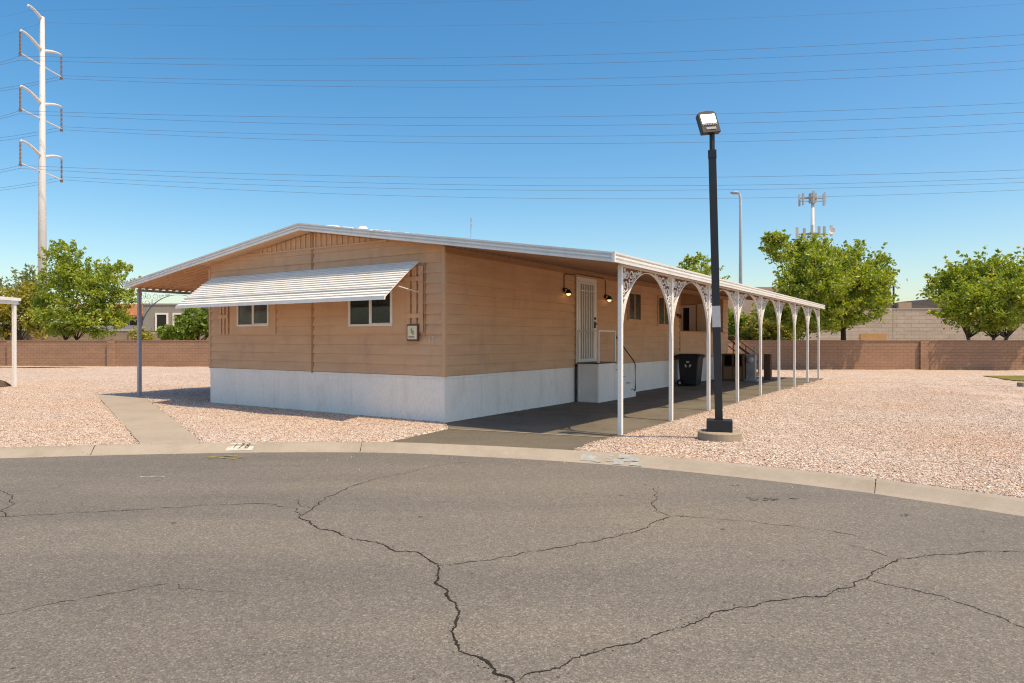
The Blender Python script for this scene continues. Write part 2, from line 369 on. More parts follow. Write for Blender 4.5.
# road
rd = MB()
rx = np.concatenate([np.linspace(-55,-16,20), np.linspace(-15,12,110), np.linspace(12.5,19,8)])
top = [(x, float(kerbY(x)), ZR) for x in rx]; bot = [(x, -60, ZR) for x in rx]
rd.ribbon(bot, top); road = struct(rd.build('road', M['asphalt']))
def px(x, y, z=ZR):                            # a spot seen on the ground of the photograph -> its place on the road
    Z = 683*(CAMH-z)/(y-339.4); return Vector(((x-512)/683*Z, Z, z))
CR = [
 (.018, [(-40,521),(0,517),(35,515),(100,512),(170,508),(215,505),(250,503.5),(275,505),(295,509),(301,516)]),
 (.030, [(301,516),(303,521),(318,528),(345,536.5),(362,541),(378,543),(398,550.5),(416,553),(428,560),(438,566.5)]),
 (.036, [(438,566.5),(438,574),(441,584),(449,593),(455,603),(461,615),(459,622),(453,632),(455,645),(464,652),(475,658),(484,667),(495,675),(508,681),(513,688),(520,705)]),
 (.020, [(301,516),(311,510),(318,503),(335,494),(350,487),(370,480)]),
 (.012, [(370,480),(410,472),(440,465),(470,462)]),
 (.014, [(311,510),(300,503),(296,500)]),
 (.017, [(438,567.5),(460,563),(490,560),(520,553.5),(560,547),(600,541),(625,534),(645,528),(662,520),(672,516.5)]),
 (.016, [(672,516.5),(652,511),(654,503),(658,495),(656,488)]),
 (.014, [(672,516.5),(700,518),(760,523),(820,529),(840,534),(862,537)]),
 (.020, [(512,685),(530,675),(560,664),(590,655),(620,647),(650,637),(690,623),(720,612),(760,604),(790,600),(820,596),(840,592),(865,578),(878,570),(900,559)]),
 (.018, [(900,559),(930,556),(970,552),(1024,552),(1080,556)]),
 (.018, [(867,579),(900,587),(940,597),(980,611),(1024,627),(1080,650)]),
 (.012, [(843,544),(870,551),(900,558.5)]),
 (.013, [(-30,622),(0,616),(40,607),(80,600),(110,595),(150,587),(174,583)]),
 (.007, [(174,583),(180,588),(205,591),(240,594)]),
 (.016, [(-15,487),(0,491),(10,496),(12,504),(5,509),(8,517)]),
 (.008, [(12,492),(50,489),(75,482)]),
 (.007, [(140,476),(190,470),(240,466),(330,466)]),
]
cm = MB()
for w, pts in CR:
    P = [px(*p) for p in pts]; dense = []
    for a, b in zip(P[:-1], P[1:]):
        k = max(2, int((b-a).length/.018))
        for j in range(k): dense.append(a+(b-a)*j/k)
    dense.append(P[-1]); A = []; B = []
    for i, p in enumerate(dense):
        d = (dense[min(i+1,len(dense)-1)]-dense[max(i-1,0)]).normalized(); n = Vector((-d.y, d.x, 0))
        o = n*(.05*noise.noise((p.x*6,p.y*6,w*99))+.014*noise.noise((p.x*19,p.y*19,4))+.012*noise.noise((p.x*60,p.y*60,7)))
        ww = w*.26*max(.15, .8+.9*noise.noise((p.x*9,p.y*9,9))+.6*noise.noise((p.x*40,p.y*40,3)))*(1 if 2 < i < len(dense)-3 else .5)
        A.append(p+o+n*ww+Vector((0,0,.003))); B.append(p+o-n*ww+Vector((0,0,.003)))
    cm.ribbon(A, B)
cb_ = MB()
for w, pts in CR[:5]+CR[6:7]+CR[9:12]:          # crumbled edges
    for p0, p1 in zip(pts[:-1], pts[1:]):
        a = px(*p0); b = px(*p1)
        for k in range(int((b-a).length*48)):
            c = a+(b-a)*random.random()+Vector((random.gauss(0,.022),random.gauss(0,.022),.0025)); q = random.uniform(.0015,.006); h0 = random.random()*6
            cb_.add([c+Vector((q*math.cos(h0+t)*random.uniform(.5,1.5), q*math.sin(h0+t), 0)) for t in (0,1.4,2.9,4.4)], [(0,1,2,3)])
ob = MB()
for k in range(60):
    c = px(random.uniform(-60,1080), 470+random.random()**.7*210); q = random.uniform(.004,.011)*(2.2 if c.y > 6 else 1); h0 = random.random()*6
    ob.add([c+Vector((q*math.cos(h0+t)*random.uniform(.6,1.3), q*math.sin(h0+t)*random.uniform(.6,1.3), .0022)) for t in np.linspace(0,5.5,8)], [tuple(range(8))])
tag(ob.build('oil_spots', paint('oil_spot', (.10,.09,.078), .85, .25, .2), road), kind='structure')
tag(cb_.build('crack_crumbs', M['crack'], road), kind='structure')
tag(cm.build('crack', M['crack'], road), kind='structure')
def blotch(name, cx, cy, rx_, ry_, mat, z=ZR+.004, n=38, parent=None, seed=0, blobs=14):
    m = MB(); rnd = random.Random(seed)
    for b in range(blobs):
        ox, oy = rnd.gauss(0, rx_*.5), rnd.gauss(0, ry_*.5); s = rnd.uniform(.06,.28)
        ring = []
        for k in range(12):
            t = 2*math.pi*k/12; rr = s*rnd.uniform(.55,1.15); ring.append((cx+ox+rx_*rr*math.cos(t), cy+oy+ry_*rr*math.sin(t), z+.0003*b))
        m.add(ring, [tuple(range(12))])
    return tag(m.build(name, mat, parent), kind='structure')
p = px(222,457.5); blotch('paint_mark', p.x, p.y, .34, .13, M['paint_yellow'], parent=road, seed=3, blobs=22)
p = px(147,477.2); blotch('paint_mark', p.x, p.y, .16, .035, M['paint_white'], parent=road, seed=5)
p = px(737,486); blotch('oil_stain', p.x, p.y, .06, .05, M['crack'], parent=road, seed=8, blobs=6)
p = px(904,516); blotch('oil_stain', p.x, p.y, .10, .05, M['apron'], parent=road, seed=9, blobs=9)
p = px(768,500); blotch('oil_stain', p.x, p.y, .22, .16, M['apron'], parent=road, seed=11, blobs=9)
bm_ = MB()
for k in range(16):
    x0 = random.uniform(1.05,1.75); a0 = random.uniform(.03,.30); s = random.uniform(.05,.16)
    a = [kpt(x0+s*t, a0, .006+.0002*k) for t in (0,.5,1)]; b = [kpt(x0+s*t*1.1, a0+s*.7, .006+.0002*k) for t in (0,.5,1)]
    bm_.ribbon(a, b)
tag(bm_.build('paint_mark', M['paint_blue'], kerb), kind='structure')
# number stencilled on the kerb
wm = MB(); wm.ribbon([kpt(x, .07, .005) for x in np.linspace(-4.38,-4.00,6)], [kpt(x, .28, .005) for x in np.linspace(-4.40,-3.99,6)])
tag(wm.build('number_panel', M['worn_white'], kerb), kind='structure')
def textmesh(name, body, size, mat, parent, fn, extrude=.0, bold=0):
    cu = bpy.data.curves.new(name, 'FONT'); cu.body = body; cu.size = size; cu.align_x = 'CENTER'; cu.align_y = 'CENTER'; cu.extrude = extrude; cu.offset = bold; cu.resolution_u = 3
    tmp = bpy.data.objects.new('tmp', cu); COL.objects.link(tmp); bpy.context.view_layer.update()
    me = bpy.data.meshes.new_from_object(tmp.evaluated_get(bpy.context.evaluated_depsgraph_get()))
    COL.objects.unlink(tmp); bpy.data.objects.remove(tmp)
    for v in me.vertices: v.co = fn(v.co)
    me.materials.clear(); me.materials.append(mat); me.name = name
    o = bpy.data.objects.new(name, me); COL.objects.link(o); o.parent = parent; return o
tag(textmesh('kerb_number', '1 7 8', .18, M['number_black'], kerb, lambda c: kpt(-4.19+c.x*.66+c.y*.2, .17-c.y*1.05, .007), bold=.0), kind='structure')

# gravel: loose stones in front of the house
def make_stones():
    P = []
    n = 1000000
    Y = 6.0+ (np.random.rand(n)**1.3)*25; X = np.random.uniform(-24, 24, n)
    lx, ly = toH(X, Y); ky = kerbY(X)
    keep = (Y > ky+.02) & (np.abs(X) < .8*Y+1) & ~inpoly(X,Y,DRIVE_A) & ~inpoly(X,Y,SLAB) & ~inpoly(X,Y,WALK) & ~((lx<.02)&(lx>-7.72)&(ly>-.02)&(ly<19.5)) & ((X-LAMP[0])**2+(Y-LAMP[1])**2 > .1)
    keep &= np.random.rand(n) < np.clip(1.0-(Y-9)*.05, 0, 1)
    X, Y = X[keep], Y[keep]
    # a few strays on kerb and driveway edge
    ns = 430; xs = np.random.uniform(-9, 8, ns); a = np.concatenate([np.random.rand(260)**2*.3, .36+np.random.rand(ns-260)**2.5*1.6]); ysx = kerbY(xs)-a; zs = np.interp(a, [.05,.11,.19,.28,.38],[.018,.008,-.03,-.068,-.085])
    Z = gheight(X, Y)
    X = np.concatenate([X, xs]); Y = np.concatenate([Y, ysx]); Z = np.concatenate([Z, zs])
    n = len(X); s = np.random.uniform(.005, .0135, n)*(1+.5*(np.random.rand(n) > .93)); s[-ns:] *= .7
    base = np.array([(1,0,0),(-1,0,0),(0,1,0),(0,-1,0),(0,0,1),(0,0,-1)], float)
    V = base[None]*s[:,None,None]*np.random.uniform(.6,1.25,(n,6,1)); V[:,:,2] *= .75
    th = np.random.rand(n)*6.28; c, q = np.cos(th), np.sin(th); ti = np.random.uniform(-.5,.5,(n,1))
    V[:,:,2] += V[:,:,0]*ti
    x = V[:,:,0]*c[:,None]-V[:,:,1]*q[:,None]; y = V[:,:,0]*q[:,None]+V[:,:,1]*c[:,None]
    V = np.stack([x+X[:,None], y+Y[:,None], V[:,:,2]+(Z+s*.35)[:,None]], 2).reshape(-1,3)
    T = np.array([(0,2,4),(2,1,4),(1,3,4),(3,0,4),(2,0,5),(1,2,5),(3,1,5),(0,3,5)])
    F = (T[None]+(np.arange(n)*6)[:,None,None]).reshape(-1,3)
    o = fastmesh('gravel_stones', V, F, M['stone'], np.repeat(np.random.rand(n), 6)); o['kind'] = 'stuff'
    return tag(o, 'loose pink and tan gravel stones covering the yard', 'gravel', kind='stuff')
def fastmesh(name, V, F, mat, tint=None, parent=None):
    me = bpy.data.meshes.new(name); nv, nf, k = len(V), len(F), F.shape[1]
    me.vertices.add(nv); me.vertices.foreach_set('co', V.astype(np.float32).ravel())
    me.loops.add(nf*k); me.loops.foreach_set('vertex_index', F.astype(np.int32).ravel())
    me.polygons.add(nf); me.polygons.foreach_set('loop_start', np.arange(0, nf*k, k, dtype=np.int32))
    me.update(calc_edges=True); me.materials.append(mat)
    if tint is not None:
        a = me.attributes.new('tint', 'FLOAT', 'POINT'); a.data.foreach_set('value', tint.astype(np.float32))
    o = bpy.data.objects.new(name, me); COL.objects.link(o)
    if parent: o.parent = parent
    return o
make_stones()

# ------------------------------------------------------------------ the mobile home (house axes: x to the carport, y along the long side)
W = 7.7; RX = -3.83; LEN = 19.5; SK = .90; RL = 13.4       # RL: where the recessed porch starts
SL = .155
def zu(x): return 4.06-(SL if x > RX else .137)*abs(x-RX)            # underside of the roof
house = hthing('mobile_home', 'long tan mobile home with lapped siding, white skirting and low gable roof', 'house', 0, 0)
# walls: lapped siding as real overlapping boards
sw = MB()
def lap_front(x0, x1, z0, z1, y=0.0):          # board facing -y
    sw.add([(x0,y-.001,z1+.02),(x1,y-.001,z1+.02),(x1,y-.030,z0+.016),(x0,y-.030,z0+.016),(x1,y-.002,z0+.010),(x0,y-.002,z0+.010)], [(0,3,2,1),(3,5,4,2)])
def lap_side(y0, y1, z0, z1, x=0.0):           # board facing +x
    sw.add([(x+.001,y0,z1+.02),(x+.001,y1,z1+.02),(x+.026,y1,z0+.014),(x+.026,y0,z0+.014),(x+.002,y1,z0+.010),(x+.002,y0,z0+.010)], [(0,3,2,1),(3,5,4,2)])
z = SK
while z < 3.66:
    h = .2035; zt = min(z+h, 3.68)
    lo = max(-W, RX-(4.06-z)/SL); hi = min(0, RX+(4.06-z)/SL)
    lap_front(lo, -3.83, z, zt); lap_front(-3.77, hi, z, zt)
    if z < 3.34: lap_side(0, RL, z, min(zt, 3.36))
    if z < 1.85: lap_side(RL, LEN, z, min(zt, 1.90))
    if z < 3.34:
        lap_side(18.72, LEN, max(z,1.9), max(zt,1.9)) if zt > 1.9 else None
        lap_front(-1.9, .0, z, min(zt,3.36), 18.72)
        sw.add([(-1.9,RL,z),(-1.9,18.72,z),(-1.9,18.72,zt),(-1.9,RL,zt)], [(0,1,2,3)])
    z += h
# body behind the boards
sw.box(-W, -.006, .006, RL, SK-.03, 3.34)
sw.box(-W, -1.92, RL+.002, LEN, SK-.03, 3.34)
sw.box(-1.918, -.004, 18.724, LEN, SK-.03, 3.34)
sw.box(-1.918, -.09, RL+.002, 18.72, SK-.05, SK)            # porch floor
sw.box(-.09, -.002, RL+.002, 18.72, SK+.002, 1.90)           # porch half wall
sw.add([(-W,.004,3.34),(-.006,.004,3.34),(0,.004,zu(0)),(RX,.004,4.05),(-W,.004,zu(-W))], [(0,1,2,3,4)])
for ya, yb, xa in ((.03,RL,-.012),(RL+.003,LEN,-1.93)):
    sw.loft([[(-W+.01,y,3.335),(xa,y,3.335),(xa,y,zu(xa)-.008),(RX,y,4.05),(-W+.01,y,zu(-W)-.008)] for y in (ya,yb)])
sw.loft([[(-1.925,y,3.335),(-.004,y,3.335),(-.004,y,zu(0)-.008),(-1.925,y,zu(-1.925)-.008)] for y in (18.722,LEN)])
walls = sw.build('siding_wall', M['siding'], house)
# seam cover between the two halves, corner posts, sill
tr = MB()
tr.box(-3.826, -3.800, -.034, -.001, SK-.02, 3.70); tr.box(-3.798, -3.774, -.030, -.001, SK-.02, 4.03)
tr.build('seam_cover', M['brown_trim'], house)
tr = MB(); tr.box(-.045, .032, -.034, .045, SK-.005, 3.45); tr.build('corner_trim', M['tan_trim'], house, bevel=.003)
tr = MB(); tr.box(-W-.024, -W+.05, -.034, .045, SK-.005, 3.44); tr.build('corner_trim', M['tan_trim'], house, bevel=.003)
tr = MB(); tr.box(-.03, .03, RL-.03, RL+.03, SK, 3.36); tr.build('corner_trim', M['brown_trim'], house)
tr = MB(); tr.box(-.12, .032, 13.43, 18.72, 1.90, 1.945); tr.build('rail_cap', M['brown_trim'], house)
tr = MB(); tr.box(-.002, .055, -.02, LEN, 3.325, 3.362); tr.box(-.002, .035, -.02, LEN, 3.364, 3.452); tr.build('eave_board', M['brown_trim'], house)
# board and batten gable
gb = MB()
gb.add([(RX-(4.045-3.68)/SL,-.010,3.68),(RX+(4.045-3.68)/SL,-.010,3.68),(RX,-.010,4.045)], [(0,1,2)])
x = -6.1
while x < -1.5:
    zt = 4.04-SL*abs(x-RX)
    if zt > 3.74: gb.box(x-.022, x+.022, -.030, -.010, 3.70, zt)
    x += .171
gb.box(-6.15, -1.5, -.036, -.011, 3.665, 3.70)
gb.build('gable_panel', M['tan_trim'], house)
# skirting panels (vertical joints)
sk = MB()
def skirt_run(a, b, fixed, axis, face):
    n = max(1, round((b-a)/1.22)); st = (b-a)/n
    for i in range(n):
        p, q = a+st*i+.0015, a+st*(i+1)-.0015
        j = .003*(i % 2)
        if axis == 'x': sk.box(p, q, fixed+face*(.005+j), fixed+.03, -.06, SK-.045)
        else: sk.box(fixed-.03, fixed+(.005+j), p, q, -.06, SK-.045)
    if axis == 'x': sk.box(a-.01, b+.012, fixed-.016, fixed+.02, SK-.043, SK+.004)
    else: sk.box(fixed-.02, fixed+.016, a, b+.012, SK-.043, SK+.004)
skirt_run(-W, 0, 0, 'x', -1); skirt_run(.02, LEN, 0, 'y', 1)
sk.box(-.012, .012, -.012, .012, -.06, SK-.046)
sk.build('skirting', M['skirt'], house, bevel=.002)
# roof of the home itself
rf = MB()
YF, YB = -.35, LEN+.3
rf.loft([[(-W-.02,y,zu(-W-.02)),(RX,y,4.06),(0,y,zu(0)),(0,y,zu(0)+.12),(RX,y,4.19),(-W-.02,y,zu(-W-.02)+.12)] for y in (YF,YB)])
roof = rf.build('roof', M['white'], house)
so = MB(); so.add([(-W-.02,YF+.01,zu(-W-.02)-.004),(RX,YF+.01,4.056),(RX,.02,4.056),(-W-.02,.02,zu(-W-.02)-.004)], [(0,1,2,3)]); so.add([(RX,YF+.01,4.056),(0,YF+.01,zu(0)-.004),(0,.02,zu(0)-.004),(RX,.02,4.056)], [(0,1,2,3)])
so.build('soffit', M['soffit'], roof)
FP = [(0,-.006),(-.034,-.006),(-.040,.034),(-.010,.040),(-.010,.056),(-.036,.064),(-.036,.094),(-.008,.100),(-.008,.118),(-.040,.124),(-.044,.154),(0,.154)]
def fascia_x(x0, x1, y=YF, dz=0):              # along x on the roof slope, facing -y
    m = MB(); m.loft([[(x, y+a, zu(x)+b+dz) for a, b in FP] for x in (x0, x1)]); return m
m = fascia_x(-W+.0, RX-.0015); m.v += []; b = fascia_x(RX+.0015, .02)
m.add(b.v, b.f); m.build('fascia', M['white'], roof)
rc = MB()                                       # white roof coating laid thick along the ridge
for i in range(60):
    y = YF+.75+i*.34
    rc.lathe([(.001,-.05),(.30+.08*random.random(),-.03),(.20,.045+.03*random.random()),(.001,.07+.03*random.random())], 9, Matrix.Translation((RX+.14*random.uniform(-1,1)+.22, y, 4.16)))
x = -3.5
while x < 0.1:
    q = random.uniform(.08,.14)
    rc.lathe([(.001,-.02),(q*1.3,-.01),(q,.012+.008*random.random()),(.001,.020+.014*random.random())], 9, Matrix.Translation((x, YF+.10+random.uniform(-.03,.05), zu(x)+.132))); x += q*1.25
rc.build('ridge_coating', M['coating'], roof, smooth=True)
vt = MB(); vt.lathe([(.08,-.1),(.08,.14),(.12,.15),(.12,.20),(.08,.25),(.001,.26)], 14, Matrix.Translation((-3.4,1.16,zu(-3.4)+.06))); vt.build('roof_vent', M['coating'], roof, smooth=False)
an = MB(); ax, ay = -3.0, 4.9; az = zu(ax)+.1
an.tube([(ax,ay,az),(ax,ay,az+1.02)], .013, 5); an.lathe([(.001,-.03),(.03,-.015),(.03,.015),(.001,.03)], 8, Matrix.Translation((ax+.02,ay,az+.80))); an.lathe([(.001,-.03),(.03,-.015),(.03,.015),(.001,.03)], 8, Matrix.Translation((ax+.02,ay,az+.96)))
an.build('antenna', M['grey_metal'], roof)

# windows of the front
def ring(m, a0, a1, z0, z1, w, d0, d1, axis='x', fixed=0.0):
    def bx(p, q, zz0, zz1):
        if axis == 'x': m.box(p, q, fixed-d1, fixed-d0, zz0, zz1)
        else: m.box(fixed+d0, fixed+d1, p, q, zz0, zz1)
    bx(a0, a1, z0, z0+w); bx(a0, a1, z1-w, z1); bx(a0, a0+w, z0+w+.001, z1-w-.001); bx(a1-w, a1, z0+w+.001, z1-w-.001)
def window_front(x0, x1, z0, z1, panel, gl, slats=False):
    m = MB(); px0, px1, pz0, pz1 = panel
    for a, b, c, d in ((px0,x0-.001,pz0,pz1),(x1+.001,px1,pz0,pz1),(x0,x1,pz0,z0-.001),(x0,x1,z1+.001,pz1)):
        if b-a > .01 and d-c > .01: m.box(a, b, -.042, -.002, c, d)
    m.build('window_surround', M['tan_trim'], house, bevel=.003)
    f = MB(); ring(f, x0, x1, z0, z1, .045, .006, .066); xm = (x0+x1)/2; f.box(xm-.024, xm+.024, -.060, -.008, z0+.046, z1-.046)
    ring(f, xm+.025, x1-.046, z0+.046, z1-.046, .020, .008, .054)
    w = f.build('window', M['frame_white'], house, bevel=.003)
    g = MB(); g.box(x0+.047, x1-.047, -.042, -.034, z0+.047, z1-.047); g.build('pane', gl, w)
window_front(-6.51, -5.29, 1.95, 2.62, (-6.83,-5.06,1.76,2.72), M['glass_blind'])
window_front(-2.60, -1.33, 1.91, 2.66, (-2.66,-.98,1.76,2.80), M['glass'])
def shutter_front(x0, n, w, gap, z0, z1, rails):
    m = MB()
    for i in range(n): m.box(x0+i*(w+gap), x0+i*(w+gap)+w, -.058, -.026, z0, z1)
    for r in rails: m.box(x0-.02, x0+n*(w+gap)-gap+.012, -.074, -.057, r, r+.09)
    m.build('shutter', M['tan_trim'], house, bevel=.003)
shutter_front(-7.25, 3, .085, .055, 1.76, 2.72, (2.16,))
shutter_front(-.965, 3, .115, .055, 1.77, 3.10, (2.80, 2.06))
db = MB(); db.box(-.485, -.465, -.045, -.02, 1.70, 3.16); db.build('downspout_strip', M['brown_trim'], house)
# awning over the front windows: long aluminium pans stepping down
aw = MB(); AT, AB, AD = 3.20, 2.435, 1.0; nst = 15
def arc(t): return (-.03-AD*t, AT+(AB-AT)*(t**1.12))
pr = []
for i in range(nst):
    y0, z0 = arc(i/nst); y1, z1 = arc((i+1)/nst)
    pr += [(y0+.012, z0+.006), (y1-.004, z1+.024), (y1-.005, z1+.017), (y1+.008, z1+.014)]
pr += [(-.03-AD, AB+.01), (-.03-AD-.012, AB-.052), (-.03-AD+.006, AB-.052), (-.03-AD+.02, AB-.004)]
low = [(arc(i/nst)[0]+.004, arc(i/nst)[1]-.012) for i in range(nst, -1, -1)]
profA = pr+low
XA0, XA1 = -7.5, -.60
aw.loft([[(x0+ (0), y, z) for y, z in profA] for x0 in (XA0, XA1)])
awn = aw.build('window_awning', M['awning'], house)
for xa_ in (-.63, -7.45):
    m = MB(); m.tube([(xa_,-.62,2.66),(xa_+.02,-.03,2.57)], .011, 5); m.build('awning_arm', M['white'], awn)
m = MB()
m.box(XA0-.006, XA1+.006, -.03-AD-.026, -.03-AD-.0125, AB-.055, AB+.012)
for i in range(5, nst):                          # seams capped by a bright lip
    if i in (5, 12):
        y0, z0 = arc(i/nst); m.box(XA0-.004, XA1+.004, y0-.018, y0+.012, z0+.0245, z0+.036)
m.build('awning_lip', M['white'], awn)
# plaque and house number on the front
pl = MB(); pl.box(-.895, -.595, -.100, -.062, 1.60, 1.935); plaque = pl.build('wall_plaque', M['maroon'], house, bevel=.006)
pl = MB(); pl.box(-.865, -.625, -.108, -.099, 1.635, 1.905); pl.build('plaque_face', M['cream'], plaque)
pl = MB()
pl.box(-.835,-.685,-.1105,-.107,1.672,1.690); pl.build('plaque_line', M['number_black'], plaque)
pl = MB()
for i in range(7): pl.lathe([(.001,0),(.022,.001),(.001,.003)], 7, Matrix.Translation((-.745+.028*math.cos(i*2.1), -.109, 1.79+.05*math.sin(i*1.7))) @ Matrix.Rotation(R(90),4,'X'))
pl.build('plaque_picture', M['leaf_olive'] if False else paint('plaque_green', (.28,.30,.13), .6), plaque)
textmesh('house_number', '17', .20, M['faded_number'], house, lambda c: Vector((-.32+c.x*.9, -.024-c.z, 1.615+c.y)), .003)
# long side: security door, windows, lamps
d = MB(); d.box(-.001, .040, 5.40, 6.52, 1.03, 3.24); door = d.build('door', M['door_back'], house)
d = MB(); ring(d, 5.38, 6.54, 1.0, 3.27, .10, .042, .075, 'y'); d.build('door_frame', M['frame_white'], door)
d = MB()
ring(d, 5.49, 6.43, 1.06, 3.16, .055, .050, .084, 'y')
for i in range(8):
    y = 5.60+i*.103; d.box(.060, .078, y-.017, y+.017, 1.115, 3.10)
for zz in (2.92,): d.box(.058, .076, 5.545, 6.375, zz, zz+.022)
for k in range(4):
    c0 = Vector((.067, 5.96, 1.6+k*.38)); d.tube([c0+Vector((0,.05*math.cos(t)*(1-t/9), .09*math.sin(t)*(1-t/9))) for t in np.linspace(0,7,18)], .006, 4)
d.build('door_grille', M['frame_white'], door)
d = MB(); d.box(.085,.11,6.375,6.435,1.94,2.12); d.tube([(.10,6.40,2.05),(.16,6.40,2.05),(.165,6.33,2.05)], .016, 6); d.lathe([(.001,0),(.035,.004),(.035,.03),(.001,.034)], 10, Matrix.Translation((.085,6.405,2.2)) @ Matrix.Rotation(R(90),4,'Y')); d.build('handle', M['black'], door)
d = MB(); d.box(-.001,.05,5.36,6.56,3.275,3.33); d.build('door_head', M['tan_trim'], door)
def window_side(y0, y1, z0, z1):
    f = MB(); ring(f, y0, y1, z0, z1, .05, .012, .064, 'y'); ym = (y0+y1)/2; f.box(.014,.056,ym-.025,ym+.025,z0+.051,z1-.051)
    w = f.build('window', M['tan_trim'], house, bevel=.003)
    g = MB(); g.box(.032,.038,y0+.052,y1-.052,z0+.052,z1-.052); g.build('pane', M['glass_blind'], w)
window_side(8.75, 9.75, 2.20, 3.08); window_side(11.2, 12.3, 2.10, 3.08)
def wall_lamp(y, z, run):
    m = MB(); m.lathe([(.055,0),(.055,.02),(.001,.022)], 12, Matrix.Translation((.02,y,z+.05)) @ Matrix.Rotation(R(90),4,'Y'))
    m.tube([(.03,y,z+.05),(.09,y,z+.09),(.13,y+.03,z+.06)], .014, 6)
    m.lathe([(.02,.06),(.045,.05),(.075,-.02),(.085,-.05),(.078,-.05),(.04,.04)], 12, Matrix.Translation((.14,y+.04,z)))
    o = m.build('wall_lamp', M['black'], house)
    m = MB(); m.lathe([(.001,-.10),(.035,-.092),(.056,-.06),(.05,-.02),(.02,.03)], 12, Matrix.Translation((.14,y+.04,z))); m.build('bulb', M['bulb'], o, smooth=True)
    m = MB(); m.tube([(.034,y,z+.06)]+run, .011, 5); m.build('conduit', M['black'], o)
wall_lamp(4.77, 2.84, [(.034,4.77,3.24),(.034,4.83,3.30),(.034,5.3,3.315),(.052,5.36,3.345),(.07,7.0,3.34)])
wall_lamp(7.18, 2.80, [(.034,7.18,3.30)])
# porch end wall: white window and cream door, a little lamp
f = MB(); ring(f, -1.80, -1.14, 1.55, 3.12, .11, .032, .07, 'x', 18.70); pw = f.build('window', M['frame_white'], house)
g = MB(); g.box(-1.70,-1.42,18.655,18.663,1.98,3.02); g.build('pane', M['glass'], pw); g = MB(); g.box(-1.419,-1.24,18.652,18.663,1.66,3.01); g.build('inner_panel', M['frame_white'], pw); g = MB(); g.box(-1.70,-1.42,18.65,18.663,1.66,1.975); g.build('lower_panel', M['steel_shade_grey'], pw)
d = MB(); d.box(-1.06,-.42,18.625,18.70,.92,3.16); pd = d.build('door', M['cream_door'], house, bevel=.004); d = MB(); d.box(-.70,-.54,18.612,18.624,2.55,2.72); d.build('vent_grille', M['brown_trim'], pd)
d = MB(); d.box(.03,.10,13.05,13.32,2.46,2.54); d.lathe([(.02,.0),(.05,-.03),(.05,-.11),(.02,-.13)], 10, Matrix.Translation((.10,13.2,2.5))); d.build('wall_lamp', M['copper'], house)

# ------------------------------------------------------------------ carport: roof, fascia, nine posts with scroll brackets
PX, PY0, PN, PS = 3.60, .28, 9, 2.438
PR = Matrix.Identity(4)
def pan_roof(x0, x1, y0, y1, flip=1):
    m = MB(); ys = []; y = y0
    while y < y1-.01:
        ys += [(y, 0), (y+.04, .038), (y+.155, .038), (y+.19, 0)]; y += .2
    bot = ys
    ring0 = [(x0, y, zu(x0)+.004+b) for y, b in bot]+[(x0, y1, zu(x0)+.13), (x0, y0, zu(x0)+.13)]
    ring1 = [(x1, y, zu(x1)+.004+b) for y, b in bot]+[(x1, y1, zu(x1)+.13), (x1, y0, zu(x1)+.13)]
    m.loft([ring0, ring1]); return m
def fascia_y(x, y0, y1, sgn):
    m = MB(); m.loft([[(x-sgn*a, y, zu(x)+b) for a, b in FP] for y in (y0, y1)]); return m
def bracket_mesh(side, dz=0.0, thick=.011):                         # arch rib plus packed scrolls, from a post towards +y or -y
    rnd = random.Random(5); m = MB(); a, hz, z0 = 1.19, 1.19, 1.66+dz
    P = [Vector((0, side*(.03+a*(1-math.cos(t))), z0+hz*math.sin(t))) for t in np.linspace(0, math.pi/2, 22)]
    for q in P: pass
    rings = [[p+Vector((dx, 0, 0))+nn for dx, nn in ((-.022,Vector((0,-side*.009,.004))),(.022,Vector((0,-side*.009,.004))),(.022,Vector((0,side*.009,-.004))),(-.022,Vector((0,side*.009,-.004))))] for p in P]
    m.loft(rings)
    placed = []
    def inside(y, z, r):
        if y-r < .02 or z+r > z0+hz+.015: return False
        for k in range(12):
            yy = y+r*math.cos(k*.524); zz = z+r*math.sin(k*.524)
            s = min(1, max(0, (zz-z0)/hz)); yb = .03+a*(1-math.sqrt(max(0, 1-s*s)))
            if yy > yb-.005: return False
        return True
    for r in (.125,.105,.088,.072,.058,.046,.036,.028):
        for _ in range(500):
            y = rnd.uniform(.02, 1.0); z = rnd.uniform(z0, z0+hz)
            if inside(y, z, r) and all((y-q[0])**2+(z-q[1])**2 > ((r+q[2])*.93)**2 for q in placed): placed.append((y, z, r))
    for y, z, r in placed:
        ph = rnd.uniform(0, 6.28); turn = rnd.choice((-1,1)); n = 14 if r > .06 else 9
        m.tube([Vector((0, side*(y+r*(1-.70*t)*math.cos(ph+turn*t*8.2)), z+r*(1-.70*t)*math.sin(ph+turn*t*8.2))) for t in np.linspace(0,1,n)], thick, 4)
    return m
carport = hthing('carport', 'long white carport along the right side of the home with lacy arches', 'carport', PX, PY0)
off = (PX, PY0, 0)
XE = 3.76; YE = PY0+PS*(PN-1)+.32
pan_roof(.002, XE, YF, YE).build('roof_panel', M['shaded_pan'], carport, off)
fa = fascia_x(.022, XE); fa.build('fascia', M['white'], carport, off)
fa = fascia_y(XE+.001, YF-.036, YE, 1); fa.build('fascia', M['white'], carport, off)
m = MB(); m.box(XE-.012, XE+.040, YF-.042, YF-.004, zu(XE)-.010, zu(XE)+.160); m.build('fascia_corner', M['white'], carport, off)
m = MB(); m.box(PX-.03, PX+.03, PY0-.03, YE-.02, zu(PX)-.030, zu(PX)-.002); m.build('beam', M['white'], carport, off)
pm = MB(); pm.box(-.036,.036,-.036,.036,-.08,zu(PX)-.031)
post0 = pm.build('post', M['white'], carport, bevel=.004)
